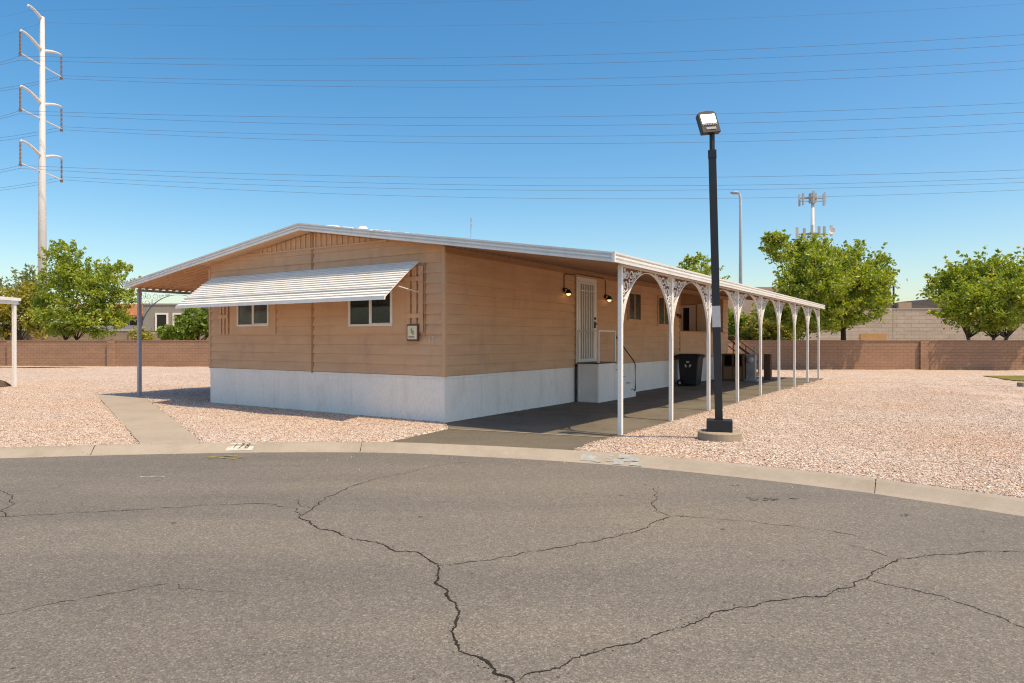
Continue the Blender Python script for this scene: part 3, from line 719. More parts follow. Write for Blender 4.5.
f0 = bracket_mesh(1).build('scroll_bracket', M['white'], post0); b0 = bracket_mesh(-1).build('scroll_bracket', M['white'], post0)
COL.objects.unlink(b0)
for i in range(PN):
    if i == 0: post = post0
    else:
        post = post0.copy(); COL.objects.link(post); post.parent = carport; post.location = (0, PS*i, 0)
        post.rotation_euler = (random.uniform(-.006,.006), random.uniform(-.004,.004), random.uniform(-.02,.02))
        if i < PN-1: c = f0.copy(); COL.objects.link(c); c.parent = post
        c = b0.copy(); COL.objects.link(c); c.parent = post
bpy.data.objects.remove(b0)
# the cover on the other side
LX = -11.2
cover = hthing('patio_cover', 'tan underside patio cover on the left side of the home with shade-tinted grey post', 'patio cover', -11.1, .0)
off = (-11.1, 0, 0)
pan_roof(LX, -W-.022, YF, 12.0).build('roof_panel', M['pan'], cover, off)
fascia_x(LX, -W-.002).build('fascia', M['white'], cover, off)
m = MB(); m.box(-11.14,-11.06,-.06,12.0,zu(-11.1)-.07,zu(-11.1)-.004); m.build('beam', M['steel_shade_grey'], cover, off)
pm = MB(); pm.box(-.045,.045,-.045,.045,-.05,zu(-11.1)-.071)
lp0 = pm.build('post', M['steel_shade_grey'], cover, bevel=.005)
lf0 = bracket_mesh(1, zu(-11.1)-.10-2.85, .0055).build('scroll_bracket', M['steel_shade_grey'], lp0); lb0 = bracket_mesh(-1, zu(-11.1)-.10-2.85, .0055).build('scroll_bracket', M['steel_shade_grey'], lp0); COL.objects.unlink(lb0)
for i in range(1, 5):
    q = lp0.copy(); COL.objects.link(q); q.parent = cover; q.location = (0, 2.438*i, 0)
    for s in (lf0, lb0): c = s.copy(); COL.objects.link(c); c.parent = q
bpy.data.objects.remove(lb0)

# ------------------------------------------------------------------ entry steps
st = hthing('entry_steps', 'white boxed entry steps with square rail below the security door', 'steps', .06, 5.4)
off = (.06, 5.4, 0)
m = MB(); m.box(.075,.68,5.42,6.45,-.03,1.0)
for i in range(4): m.box(.075,.679,6.452+.35*i,6.80+.35*i-.002,-.03,.80-.2*i)
m.build('base', M['step_white'], st, off, bevel=.004)
m = MB()
for a, b in ((.085,.66),): 
    m.box(a,b,5.408,5.419,.02,.07); m.box(a,b,5.408,5.419,.90,.96); m.box(a,a+.05,5.408,5.419,.071,.899); m.box(b-.05,b,5.408,5.419,.071,.899)
m.box(.681,.692,5.44,6.44,.92,.97); m.box(.681,.692,6.40,6.45,.0,.918)
m.build('panel_trim', M['step_white'], st, off)
m = MB(); m.box(.05,.70,5.40,6.47,1.001,1.03); m.build('landing_top', M['black'], st, off)
for i in range(4):
    m = MB(); m.box(.08,.678,6.47+.35*i,6.797+.35*i,.802-.2*i,.815-.2*i); m.build('tread', M['steel_shade_grey'], st, off)
m = MB(); c = .025
for x, y in ((.10,5.43),(.668,5.43),(.668,6.43)): m.box(x-c,x+c,y-c,y+c,1.031,1.872)
m.box(.122,.646,5.43-c,5.43+c,1.83,1.872); m.box(.668-c,.668+c,5.452,6.408,1.83,1.872)
m.build('rail', M['door_white'], st, off, bevel=.003)
m = MB(); m.tube([(.668,6.455,1.74),(.70,7.62,1.03),(.70,7.74,.92),(.70,7.76,.22),(.70,7.70,.17)], .017, 7); m.build('handrail', M['black'], st, off, smooth=True)
m = MB(); m.box(.03,.062,5.36,5.39,.0,.99); m.build('gap_shade', M['black'], st, off)  # black strip painting the shade of the gap at the landing's left edge

# ------------------------------------------------------------------ wheelie bin
tb = hthing('trash_bin', 'black wheeled trash bin with white recycling symbol beside the home', 'trash bin', .55, 13.0)
def rr(x0,x1,y0,y1,z,r=.05,n=4):
    out = []
    for cx, cy, a0 in ((x1-r,y1-r,0),(x0+r,y1-r,90),(x0+r,y0+r,180),(x1-r,y0+r,270)):
        for k in range(n+1):
            t = R(a0+90*k/n); out.append((cx+r*math.cos(t), cy+r*math.sin(t), z))
    return out
m = MB(); m.loft([rr(-.28,.26,-.26,.26,.04),rr(-.30,.28,-.28,.28,.10),rr(-.36,.36,-.31,.31,.96),rr(-.38,.38,-.33,.33,.97),rr(-.38,.38,-.33,.33,1.02)]); m.build('body', M['black_plastic'], tb, smooth=False)
m = MB(); m.loft([rr(-.44,.41,-.35,.35,1.022),rr(-.45,.42,-.36,.36,1.05),rr(-.42,.38,-.33,.33,1.10),rr(-.30,.25,-.22,.22,1.13)]); m.tube([(-.44,-.28,1.0),(-.50,-.28,1.02),(-.50,.28,1.02),(-.44,.28,1.0)], .018, 7); m.build('lid', M['black_plastic'], tb, smooth=False)
for s in (-1, 1):
    Mx = Matrix.Translation((-.27, s*.33, .12)) @ Matrix.Rotation(R(90), 4, 'X')
    m = MB(); m.lathe([(.05,-.03),(.115,-.03),(.12,0),(.115,.03),(.05,.03)], 18, Mx); w = m.build('wheel', M['rubber'], tb)
    m = MB(); m.lathe([(.001,-.034),(.05,-.034),(.05,.034),(.001,.034)], 12, Mx); m.build('hub', M['grey_metal'], w)
def emblem():
    m = MB(); fy = lambda z: -.285-.03*(z-.1)/.86-.006
    for k in range(3):
        a = R(90+120*k); t = R(90+120*k+90)
        cx_, cz_ = .105*math.cos(a), .105*math.sin(a)
        pts = []
        for u, v in ((-.06,-.028),(.03,-.028),(.03,-.05),(.075,0),(.03,.05),(.03,.028),(-.06,.028)):
            x = cx_+u*math.cos(t)+v*math.cos(a); z = cz_+u*math.sin(t)+v*math.sin(a)
            pts.append((x*.85+.0, fy(.76+z)-.004, .76+z*.85))
        m.add(pts, [tuple(range(7))])
    return m
emblem().build('recycling_symbol', M['paint_white'], tb)

# ------------------------------------------------------------------ porch steps at the far end, cabinet, meter pedestal, bollard
bs = hthing('porch_steps', 'brown porch steps with sloping handrails at the far end of the home', 'steps', 0, 20.2)
m = MB(); m.box(-1.0,-.1,-.55,.75,0,.86)
for i in range(4): m.box(-.099+.26*i,.16+.26*i,-.55,.75,0,.70-.17*i)
m.build('base', M['wood'], bs)
for y in (-.55,.75):
    m = MB(); m.tube([(-.9,y,1.80),(-.15,y,1.78),(.95,y,.95)], .03, 6); m.tube([(-.15,y,1.45),(.95,y,.62)], .022, 6); m.tube([(-.15,y,.80),(-.15,y,1.80)], .03, 6); m.tube([(.95,y,0),(.95,y,.97)], .03, 6); m.tube([(.4,y,.3),(.4,y,1.36)], .022, 6); m.build('handrail', M['wood'], bs)
cb = hthing('utility_cabinet', 'dark brown metal cabinet with open upper bay under the carport', 'cabinet', 1.0, 16.9)
m = MB(); m.box(-.42,.42,-.3,.3,0,.08); m.box(-.42,-.36,-.3,.3,.081,1.02); m.box(.36,.42,-.3,.3,.081,1.02); m.box(-.359,.359,.26,.3,.081,1.02); m.box(-.44,.44,-.33,.32,1.021,1.07); m.box(-.03,.03,-.29,.259,.60,1.02); m.box(-.359,.359,-.29,.259,.56,.598); m.build('frame', M['wood'], cb)
m = MB(); m.box(-.355,-.02,-.285,-.25,.085,.555); m.box(.0,.355,-.285,-.25,.085,.555); m.build('panel', paint('cabinet_tan', (.24,.15,.09), .6, .3), cb)
m = MB(); m.box(-.355,-.035,.0,.25,.60,1.0); m.box(.035,.355,.0,.25,.60,1.0); m.build('bay', M['dark_interior'], cb)
mp = hthing('meter_pedestal', 'grey meter pedestal with round glass meter behind the carport posts', 'utility pedestal', 1.62, 17.0)
m = MB(); m.box(-.17,.17,-.12,.12,0,1.02); m.box(-.19,.19,-.14,.14,1.021,1.05); m.box(-.25,.25,-.2,.2,-.03,.09); m.build('case', M['grey_metal'], mp, bevel=.008)
m = MB(); m.lathe([(.12,0),(.12,.05),(.10,.06),(.10,.13),(.05,.16),(.001,.162)], 18, Matrix.Translation((0,-.121,.84)) @ Matrix.Rotation(R(90),4,'X')); m.build('meter', M['tape'], mp, smooth=False)
m = MB(); m.tube([(.13,0,1.05),(.13,0,1.30),(.10,0,1.36)], .025, 7); m.build('conduit', M['grey_metal'], mp); m = MB(); m.box(-.12,.12,-.135,-.121,.35,.55); m.build('door', M['grey_metal'], mp)
bo = hthing('wooden_bollard', 'short dark brown square post standing under the carport far end', 'post', 1.97, 18.2)
m = MB(); m.box(-.13,.13,-.13,.13,-.05,1.0); m.build('shaft', M['wood'], bo, bevel=.01); m = MB(); m.box(-.145,.145,-.145,.145,1.001,1.04); m.build('cap', M['wood'], bo)

# ------------------------------------------------------------------ black lamp post in the yard
LZ = .085
lamp = thing('lamp_post', 'square black lamp post with lit floodlight on concrete footing in the gravel', 'lamp post', (LAMP[0], LAMP[1], LZ))
m = MB(); m.lathe([(.30,-.12),(.325,-.10),(.325,.125),(.31,.14),(.001,.142)], 26); m.build('footing', M['footing'], lamp)
Rz = Matrix.Rotation(R(-17), 4, 'Z')
m = MB(); m.box(-.19,.19,-.15,.15,.143,.315,Rz); m.build('base_box', M['black'], lamp, bevel=.006)
lean = Matrix.Rotation(R(-1.5), 4, 'Y')
def L(v): return lean @ Vector(v)
PM = lean @ Rz
m = MB(); m.box(-.058,.058,-.058,.058,.316,4.42,PM); m.build('pole', M['black'], lamp, bevel=.004)
m = MB(); m.box(-.0615,.0615,-.0615,.0615,1.735,2.06,PM); m.build('tape_band', M['tape'], lamp)
m = MB(); m.tube([L((0,0,4.42)), L((.005,0,4.69))], .040, 8); m.box(-.0625,.0625,-.0625,.0625,4.33,4.44,PM); m.build('bracket', M['black'], lamp)
HM = Matrix.Translation(L((-.06,-.02,4.86))) @ Matrix.Rotation(R(14),4,'Z') @ Matrix.Rotation(R(-9),4,'Y') @ Matrix.Rotation(R(-14),4,'X') @ Matrix.Scale(.93,4)
def HB(m, *a): m.box(*a, HM)
m = MB(); m.loft([[HM @ Vector((x,y,z)) for x, z in ((-.165,-.19),(.165,-.19),(.165,.14),(.13,.185),(0,.205),(-.13,.185),(-.165,.14))] for y in (-.045,.05)])
hd = m.build('floodlight', M['black'], lamp, bevel=.006)
m = MB(); HB(m,-.128,.128,-.050,-.046,-.02,.128); m.build('lens', M['lens'], hd)
m = MB()
for i in range(9): HB(m,-.14+.031*i,-.122+.031*i,-.056,-.0465,-.065,-.04)
HB(m,-.09,.09,-.054,-.0465,-.14,-.10); m.build('trim', M['grey_metal'], hd)
m = MB(); HB(m,-.06,.06,.05,.10,-.1,.08); m.build('driver_box', M['black'], hd)

# ------------------------------------------------------------------ neighbour's patio cover, lawn patches, dirt
nb = thing('neighbour_patio_cover', "white flat patio cover post at the left edge of the photo", 'patio cover', (-17.07,23.42,0))
m = MB(); m.box(-.05,.05,-.05,.05,-.05,2.83); m.build('post', M['white'], nb, bevel=.006)
m = MB(); m.box(-.07,.07,-9,.12,2.831,2.95); m.build('beam', M['white'], nb, bevel=.004)
m = MB(); m.box(-6,.12,-9,.16,2.951,3.06); m.build('roof_panel', M['white'], nb)
pm = MB(); pm.box(-.075,.075,-4.6,-4.45,-.05,2.83); pm.build('post', M['white'], nb)
def patch(name, pts, mat, z):
    m = MB(); m.add([(x,y,z) for x, y in pts], [tuple(range(len(pts)))]); return struct(m.build(name, mat))
patch('lawn', densify([(-60,39.3),(-25.4,39.0),(-24.5,39.5),(-60,41.8)], .8, .12), M['grass'], .035)
patch('lawn', densify([(20.8,30.2),(40,30.6),(40,25.0),(20.6,25.4),(19.6,26.6)], .4, .12), M['grass'], .035)
m = MB()
for i in range(15): m.lathe([(.5+.2*random.random(),-.05),(.3,.13+.08*random.random()),(.001,.2+.1*random.random())], 9, Matrix.Translation((-17.6-random.random()*2.2, 23.4+random.uniform(-.5,.7), 0)))
struct(m.build('dirt_mound', M['dirt'], smooth=True))
ed = thing('planter_edging', 'low pale stone edging beside the dry lawn at right', 'edging', (17.6,23.3,0))
m = MB()
for i in range(7):
    t = i*.22; m.loft([[(q[0]+.62*i, q[1]+.25*math.sin(t), q[2]) for q in rr(-.3,.3,-.14,.14,zz,.06)] for zz in (-.03,.12,.16)])
m.build('stones', M['footing'], ed)

# ------------------------------------------------------------------ walls behind
def wall(name, label, a, b, h, mat, t=.2, cap=.0, pil=(), pil_mat=None, pw=.4):
    a = Vector((a[0],a[1],0)); b = Vector((b[0],b[1],0)); d = b-a
    o = thing(name, label, 'wall', a, math.atan2(d.y, d.x))
    m = MB(); m.box(0,d.length,0,t,-.1,h); m.build('blockwork', mat, o)
    if cap: m = MB(); m.box(-.02,d.length+.02,-.025,t+.025,h+.001,h+cap); m.build('cap', mat, o)
    for s in pil:
        m = MB(); m.box(s-pw/2,s+pw/2,-.13,-.002,-.1,h+.02); m.build('pilaster', pil_mat or mat, o)
    return o
def wy(x): return 41.8-.1*(x+31)
wa, wb = (-62,wy(-62)), (62,wy(62))
k = math.hypot(1,.1)
wall('block_wall', 'long low brown slump block wall behind the yard', wa, wb, 1.53, M['slump_block'], .2, .06, [(x+62)*k for x in (-42,-30.6,-24.1,-13,10.5,22.0,33)], None, .42)
wall('far_wall', 'pale tan block wall behind the brown wall at left', (-75,54.5), (-14,51.5), 2.25, M['far_block'], .2, .05, [14,30,38,46])

# ------------------------------------------------------------------ foliage
def leaf_cloud(clumps, per, size, spread):
    C = np.repeat(clumps[:, :3], per, 0); n = len(C); rad = np.repeat(clumps[:,3], per)
    P = C+np.random.normal(0,1,(n,3))*rad[:,None]*spread*np.array([1,1,.75])
    a = np.random.normal(0,1,(n,3)); a /= np.linalg.norm(a,axis=1)[:,None]
    b = np.cross(a, np.random.normal(0,1,(n,3))); b /= np.linalg.norm(b,axis=1)[:,None]
    s = (size*np.random.uniform(.55,1.3,n))[:,None]
    V = np.stack([P-a*s, P+b*s*.42, P+a*s, P-b*s*.42],1).reshape(-1,3)
    F = np.arange(n*4).reshape(-1,4)
    t = np.repeat(np.clip(np.repeat(clumps[:,4],per)+np.random.normal(0,.13,n),0,1),4)
    return V, F, t
def foliage(parent, blobs, nclump, per, size, mat, name='crown', spread=.45, edge=.55, cr=(.25,.6), base=(0,0,0)):
    L_ = []
    vol = np.array([b[3]*b[4]*b[5] for b in blobs])**.7; cnt = np.maximum(3, (vol/vol.sum()*nclump).astype(int))
    for b, c in zip(blobs, cnt):
        d = np.random.normal(0,1,(c,3)); d /= np.linalg.norm(d,axis=1)[:,None]; r = edge+(1.08-edge)*np.random.rand(c)**.7
        p = np.array(b[:3])+d*r[:,None]*np.array(b[3:6])
        L_.append(np.column_stack([p, np.random.uniform(*cr,c), np.clip(np.random.normal(.5,.2,c),0,1)]))
    cl = np.concatenate(L_); g = np.array([noise.noise((p[0]*.85+3.1, p[1]*.85, p[2]*1.1)) for p in cl]); cl = cl[g > -.16]
    sp = []
    for q in range(nclump//5):                     # sprigs reaching out of the crown
        b = blobs[random.randrange(len(blobs))]; d = Vector((random.gauss(0,1), random.gauss(0,.7), abs(random.gauss(.5,.7)))).normalized()
        p0 = Vector((b[0]+d.x*b[3], b[1]+d.y*b[4], b[2]+d.z*b[5])); ln = random.uniform(.25,.8)*min(1, b[3])
        for h in range(4): w_ = p0+d*ln*h/3+Vector((0,0,.03*h)); sp.append((w_.x, w_.y, w_.z, .24-.05*h, random.gauss(.6,.15)))
    V, F, t = leaf_cloud(cl, per, size, spread); V2, F2, t2 = leaf_cloud(np.array(sp), max(4, per//4), size, spread); F = np.concatenate([F, F2+len(V)]); V = np.concatenate([V, V2]); t = np.concatenate([t, t2])
    V = V-np.array(base)
    return fastmesh(name, V, F, mat, t, parent), cl
def tree(label, base, blobs, nclump, per, size, mat, bark, trunks, cat='tree', group=None, tr=.16, name='leafy_tree', cr=(.25,.6), edge=.55, spread=.45):
    o = thing(name, label, cat, base, 0, group)
    _, cl = foliage(o, blobs, nclump, per, size, mat, 'crown', spread, edge, cr, base)
    B = Vector(base); m = MB()
    for tx, ty in trunks:
        s = Vector((tx*.25, ty*.25, -.1))
        top = Vector((tx*1.6, ty*1.6, (blobs[0][2]-base[2])*.75))
        mid = (s+top)/2+Vector((random.uniform(-.15,.15), random.uniform(-.15,.15), 0))
        m.tube([s, s*.5+mid*.5+Vector((.05,0,0)), mid, top], [tr, tr*.8, tr*.65, tr*.4], 8)
        for b in blobs:
            e = Vector(b[:3])-B
            if (e-top).length < 6:
                md = (mid+e)/2+Vector((random.uniform(-.3,.3),random.uniform(-.3,.3),.25)); m.tube([mid, md, e], [tr*.30, tr*.2, tr*.07], 5)
    for i in range(0, len(cl), 4):                 # twigs out to the clumps
        e = Vector(cl[i][:3])-B; nb = min(blobs, key=lambda q: (Vector(q[:3])-B-e).length); a = Vector(nb[:3])-B
        m.tube([a, a*.5+e*.5+Vector((0,0,.1)), e], [tr*.16, tr*.11, .012], 4)
    m.build('trunk', bark, o, smooth=True)
    return o
def at(pxx, pyy, Z): return ((pxx-512)/683*Z, Z, CAMH+(339.4-pyy)/683*Z)
def blob(pxx, pyy, Z, rx, rz, ry=None): return (*at(pxx,pyy,Z), rx/683*Z, (ry if ry else rx)/683*Z, rz/683*Z)
Z = 45.0
tree('full green tree beside the steel pole behind the brown wall', (at(72,340,Z)[0],Z,0),
     [blob(80,300,Z,26,24),blob(104,288,Z-.5,22,18),blob(62,272,Z,16,17),blob(66,258,Z,11,12),blob(112,305,Z,20,18),blob(98,322,Z-.8,24,14),blob(62,318,Z-.6,22,16),blob(84,276,Z,22,12),blob(122,272,Z,8,7),blob(50,300,Z+.6,14,18)], 620, 38, .12, M['leaf_ash'], M['bark'], [(-.35,0),(.3,.2)], tr=.09, group='trees behind the brown wall')
Z = 49.0
tree('yellowing thin tree left of the steel pole behind the wall', (at(14,340,Z)[0],Z,0),
     [blob(10,310,Z,16,14),blob(36,312,Z,12,18),blob(22,296,Z,14,8),blob(40,328,Z,10,10),blob(-14,312,Z,16,18),blob(6,326,Z,14,10)], 300, 20, .16, M['leaf_yellow'], M['bark'], [(.3,0),(-.4,.1)], group='trees behind the brown wall')
Z = 52.0
tree('wispy grey green tree far behind the steel pole', (at(26,340,Z)[0],Z,0),
     [blob(22,285,Z,14,9),blob(36,280,Z,9,8),blob(8,291,Z,10,6),blob(30,296,Z,14,8)], 110, 12, .16, M['leaf_grey'], M['bark'], [(.2,0)], group='trees behind the brown wall', spread=.6)
Z = 44.0
tree('dense dark green bush between the left house wall and grey house', (at(194,340,Z)[0],Z,0),
     [blob(197,324,Z,13,13),blob(185,332,Z-.4,11,8),blob(206,316,Z,13,10),blob(168,337,Z-.4,8,3),blob(222,322,Z,18,16)], 330, 24, .15, M['leaf_dark'], M['bark'], [(.2,0),(-.3,.1)], cat='bush', name='leafy_bush', cr=(.2,.45))
Z = 38.9
tree('spreading bright green tree behind the far end of the carport', (at(842,340,Z)[0],Z,0),
     [blob(830,268,Z,34,22),blob(815,286,Z-2.2,36,20),blob(852,286,Z-1,34,22),blob(858,286,Z-2.2,20,12),blob(790,253,Z,18,9),blob(806,251,Z,16,8),blob(860,268,Z+.4,24,16),blob(798,306,Z-1.6,30,18),blob(848,308,Z-1.4,32,16),
      blob(780,318,Z-1,16,14),blob(822,318,Z-1.8,28,12),blob(874,280,Z,13,7),blob(876,300,Z-.8,10,10),blob(776,242,Z,8,4),blob(815,268,Z-2.6,26,18),blob(800,327,Z-1,14,8)], 1150, 40, .115, M['leaf_ash'], M['bark'], [(0,0)], group='trees behind the brown wall', tr=.2)
Z = 38.4
tree('wide green tree with several thin trunks at the right edge', (at(985,340,Z)[0],Z,0),
     [blob(990,286,Z,34,20),blob(968,302,Z-1.8,26,18),blob(1006,306,Z-1,34,18),blob(1040,288,Z-2.4,26,14),blob(1075,288,Z-2.4,22,14),blob(960,284,Z,22,14),blob(1020,277,Z,26,15),blob(980,274,Z,22,11),blob(955,315,Z-1.4,14,10),blob(990,318,Z-1.8,26,11),blob(1040,295,Z,30,24),blob(944,292,Z,12,8),blob(1010,292,Z-2.2,26,16),blob(954,280,Z,9,6)],
     1000, 40, .115, M['leaf_ash'], M['pale_bark'], [(-.9,0),(.6,.2),(1.1,-.3)], group='trees behind the brown wall', tr=.13)
Z = 52.0
tree('tree top showing above the carport roof left of the lamp post', (at(700,340,Z)[0],Z,0),
     [blob(694,272,Z,14,8),blob(704,280,Z,16,10),blob(700,296,Z,18,16),blob(688,264,Z,6,4),blob(702,262,Z,6,5)], 190, 30, .13, M['leaf_ash'], M['bark'], [(0,0)], group='trees behind the brown wall', cr=(.2,.45))
Z = 42.0
for i, (x, top, w, mt, lb) in enumerate([(726,314,13,'leaf_dark','dark green shrub at the left end of the hedge behind the carport'),(746,318,15,'leaf_olive','olive shrub in the hedge behind the carport beside the tall street light'),(768,320,15,'leaf_olive','dry olive shrub in the hedge between two far carport posts'),(787,314,13,'leaf_olive','green shrub in the hedge under the spreading tree')]):
    mid_ = (top+340)/2
    tree(lb, (at(x,340,Z+.5*i)[0],Z+.5*i,0), [blob(x,mid_+3,Z+.5*i,w,(340-top)/2),blob(x-5,mid_+8,Z+.5*i-.4,w*.8,9),blob(x+6,mid_-4,Z+.5*i,w*.7,10)], 170, 24, .15, M[mt], M['bark'], [(.1,0)], cat='shrub', name='leafy_shrub', group='hedge shrubs behind the carport', cr=(.2,.4), tr=.08)
tree('dry brown bush between the pale walls left of the patio post', (at(142,338,50)[0],50,0), [blob(138,336,50,8,4),blob(145,337,50,6,3)], 60, 18, .14, M['leaf_olive'], M['bark'], [(0,0)], cat='bush', name='dry_bush', cr=(.2,.35), tr=.06)

# ------------------------------------------------------------------ buildings behind
def bwin(o, x0, x1, z0, z1, y, fr='frame_white'):
    f = MB(); ring(f, x0, x1, z0, z1, .16, .004, .09, 'x', y); w = f.build('window', M[fr], o); g = MB(); g.box(x0+.15,x1-.15,y-.03,y-.01,z0+.15,z1-.15); g.build('pane', M['glass'], w)
Z = 66.0
X0 = at(143,0,Z)[0]; X1 = at(236,0,Z)[0]
gh = thing('grey_house', 'flat roofed grey stucco house with two white framed windows', 'house', (X0,Z,0))
m = MB(); m.box(0,X1-X0,0,9,0,4.95); m.build('wall', M['stucco_grey'], gh)
m = MB(); m.box(-.06,X1-X0+.06,-.06,9.06,4.951,5.10); m.build('parapet', M['stucco_grey'], gh)
def gx(p): return at(p,0,Z)[0]-X0
for a, b, t, bt in ((155.5,168.5,313,334),(173,186,313,328)):
    bwin(gh, gx(a), gx(b), at(0,bt,Z)[2], at(0,t,Z)[2], -.01)
m = MB(); m.box(gx(179),gx(184),.5,1.3,5.10,5.35); m.build('roof_unit', M['grey_metal'], gh)
Z = 74.0; X0 = at(60,0,Z)[0]; X1 = at(142,0,Z)[0]
th_ = thing('tile_roof_house', 'house with orange tile roof and white balcony behind the left tree', 'house', (X0,Z,0))
m = MB(); m.box(0,X1-X0,1.4,9,0,4.3); m.build('wall', M['stucco_tan'], th_)
m = MB(); m.add([(-.3,-.4,4.05),(X1-X0+.1,-.4,4.05),(X1-X0+.1,4.5,5.5),(-.3,4.5,5.5),(-.3,9.4,4.1),(X1-X0+.1,9.4,4.1),(-.3,-.4,4.25),(X1-X0+.1,-.4,4.25),(X1-X0+.1,4.5,5.7),(-.3,4.5,5.7)], [(0,1,2,3),(6,7,8,9),(0,1,7,6),(9,8,5,4),(1,2,8,7)]); m.build('roof', M['tile'], th_)
m = MB(); m.box(0,X1-X0,0,1.4,2.1,2.3); m.box(0,X1-X0,0,.1,2.3,3.15); m.build('balcony', M['stucco_white'], th_)
for i in range(4):
    m = MB(); m.box(.3+i*2.7,.55+i*2.7,.1,.3,2.31,4.2); m.build('column', M['stucco_white'], th_); m = MB(); m.box(.3+i*2.7,.55+i*2.7,.1,.3,0,2.09); m.build('column', M['stucco_white'], th_)
for i in range(3): bwin(th_, 1.3+i*2.7, 2.5+i*2.7, 2.5, 3.9, 1.39)
Z = 76.0; X0 = at(792,0,Z)[0]; X1 = at(1100,0,Z-4)[0]
cbd = thing('block_building', 'long plain pale block building behind the right trees', 'building', (X0,Z,0), R(-4))
m = MB(); m.box(0,X1-X0,0,14,0,4.95); m.box(-.05,X1-X0,-.06,.3,4.951,5.08); m.build('wall', M['pale_block'], cbd)
m = MB(); m.box(at(858,0,Z)[0]-X0,at(883,0,Z)[0]-X0,-.08,-.005,0,2.25); m.build('shutter_door', M['plywood'], cbd)
m = MB(); m.box(at(889,0,Z)[0]-X0,at(889.8,0,Z)[0]-X0,-.012,-.004,0,4.9); m.build('joint', M['footing'], cbd)
Z = 98.0; X0 = at(868,0,Z)[0]
mb2 = thing('mansard_building', 'building with dark mansard roof showing above the pale block wall', 'building', (X0,Z,0))
def rx2(p): return at(p,0,Z)[0]-X0
def rz2(p): return at(0,p,Z)[2]
m = MB(); m.box(0,rx2(1000),0,14,0,rz2(309)); m.box(rx2(896.5),rx2(909.5),-.5,2,rz2(309),rz2(302.6)); m.build('wall', M['stucco_tan'], mb2)
m = MB()
def slab(x0, x1, zl, zr): m.loft([[(x0,y,rz2(309.5)),(x1,y,rz2(309.5)),(x1,y+1.2,rz2(zr)),(x0,y+1.2,rz2(zl))] for y in (-.2,11)])
slab(rx2(866), rx2(896), 308.5, 302.4); slab(rx2(910), rx2(950), 303.2, 297); slab(rx2(950.2), rx2(1000), 297, 297)
m.build('roof', M['roof_dark'], mb2)
Z = 90.0; X0 = at(716,0,Z)[0]; X1 = at(790,0,Z)[0]
lb_ = thing('low_building', 'low tan building with dark window band glimpsed under the carport roof', 'building', (X0,Z,0))
m = MB(); m.box(0,X1-X0,0,10,0,at(0,287,Z)[2]); m.build('wall', M['far_block'], lb_)
m = MB()
for i in range(6): m.box(2.2+i*1.25,3.1+i*1.25,-.05,-.003,at(0,298,Z)[2],at(0,294.5,Z)[2])
for i in range(6): pass
m.build('window_band', M['glass'], lb_)

# ------------------------------------------------------------------ transmission tower and its wires
TZ = 130.0; TX = (42.5-512)/683*TZ
def tz(p, Z=TZ): return CAMH+(339.4-p)/683*Z
tw = thing('transmission_tower', 'tall white steel transmission pole with six curved arms', 'transmission tower', (TX,TZ,0))
m = MB(); hT = tz(17.5)
m.tube([(0,0,-.2),(0,0,hT*.45),(.1,0,hT)], [.84,.64,.37], 14); m.build('pole', M['white_steel'], tw, smooth=True)
adir = Vector((.72, 5.0, 0)).normalized()
TIPS = []
def arm(z, sgn, ln, rise):
    m = MB(); P = []
    for t in np.linspace(0,1,9):
        P.append(Vector((0,0,z))+adir*sgn*ln*t+Vector((0,0,rise*math.sin(t*math.pi/2))))
    P.append(P[-1]+adir*sgn*.25+Vector((0,0,-.35)))
    m.tube(P, [.34-.02*i for i in range(len(P))], 8); m.build('arm', M['white_steel'], tw, smooth=True); return P[-1]
def insul(a, b, nm='insulator'):
    m = MB(); n = 16; a = Vector(a); b = Vector(b)
    P = [a+(b-a)*i/(n*2) for i in range(n*2+1)]
    m.tube(P, [.20 if i % 2 else .11 for i in range(len(P))], 8); return m.build(nm, M['insulator'], tw)
arm(hT-.4, -1, 3.0, 1.2)
for lv in (51.5, 105, 157.5):
    z = tz(lv); e1 = arm(z, -1, 4.6, 1.9); e2 = arm(z, 1, 4.4, 1.2)
    q1 = e1+Vector((0,0,-3.9)); q2 = e2+Vector((0,0,-4.0)); insul(e1, q1); insul(e2, q2)
    m = MB(); mid = Vector((0,0,(q1.z+q2.z)/2))
    m.tube([q1, q2], .13, 7); m.build('brace', M['white_steel'], tw)
    for q in (q1, q2): m = MB(); m.box(q.x-.18,q.x+.18,q.y-.18,q.y+.18,q.z-.55,q.z-.05); m.build('clamp', M['insulator'], tw)
WIRES = [  # y at the tower, y in the middle, y at the right edge, y at the left edge, near/far arm
 ('topmost ground wire from the tip of the white pole', 11, 1, -14, 15, -1, 30),
 ('faint ground wire just below the topmost one', 23, 25, 4, 30, 0, 43),
 ('upper wire of the highest pair of power lines', 56.5, 57, 35, 61, -1, 20), ('lower wire of the highest pair of power lines', 60.5, 65, 45, 63, -1, 20),
 ('upper wire of the second pair of power lines from the top', 76, 80, 61, 86, 1, 64), ('lower wire of the second pair of power lines from the top', 79, 87, 69, 88.5, 1, 64),
 ('upper wire of the third pair of power lines from the top', 111, 117.5, 103, 115, -1, 20), ('lower wire of the third pair of power lines from the top', 114, 126, 112.5, 117, -1, 20),
 ('upper wire of the fourth pair of power lines from the top', 127, 136.5, 123.5, 135, 1, 64), ('lower wire of the fourth pair of power lines from the top', 130, 143.5, 131, 138, 1, 64),
 ('upper wire of the fifth pair of power lines from the top', 165.5, 178, 170, 168, -1, 20), ('lower wire of the fifth pair of power lines from the top', 168.5, 185.5, 178, 170.5, -1, 20),
 ('upper wire of the lowest pair of power lines', 177, 190, 182.5, 185, 1, 64), ('lower wire of the lowest pair of power lines', 180, 198, 190, 187.5, 1, 64)]
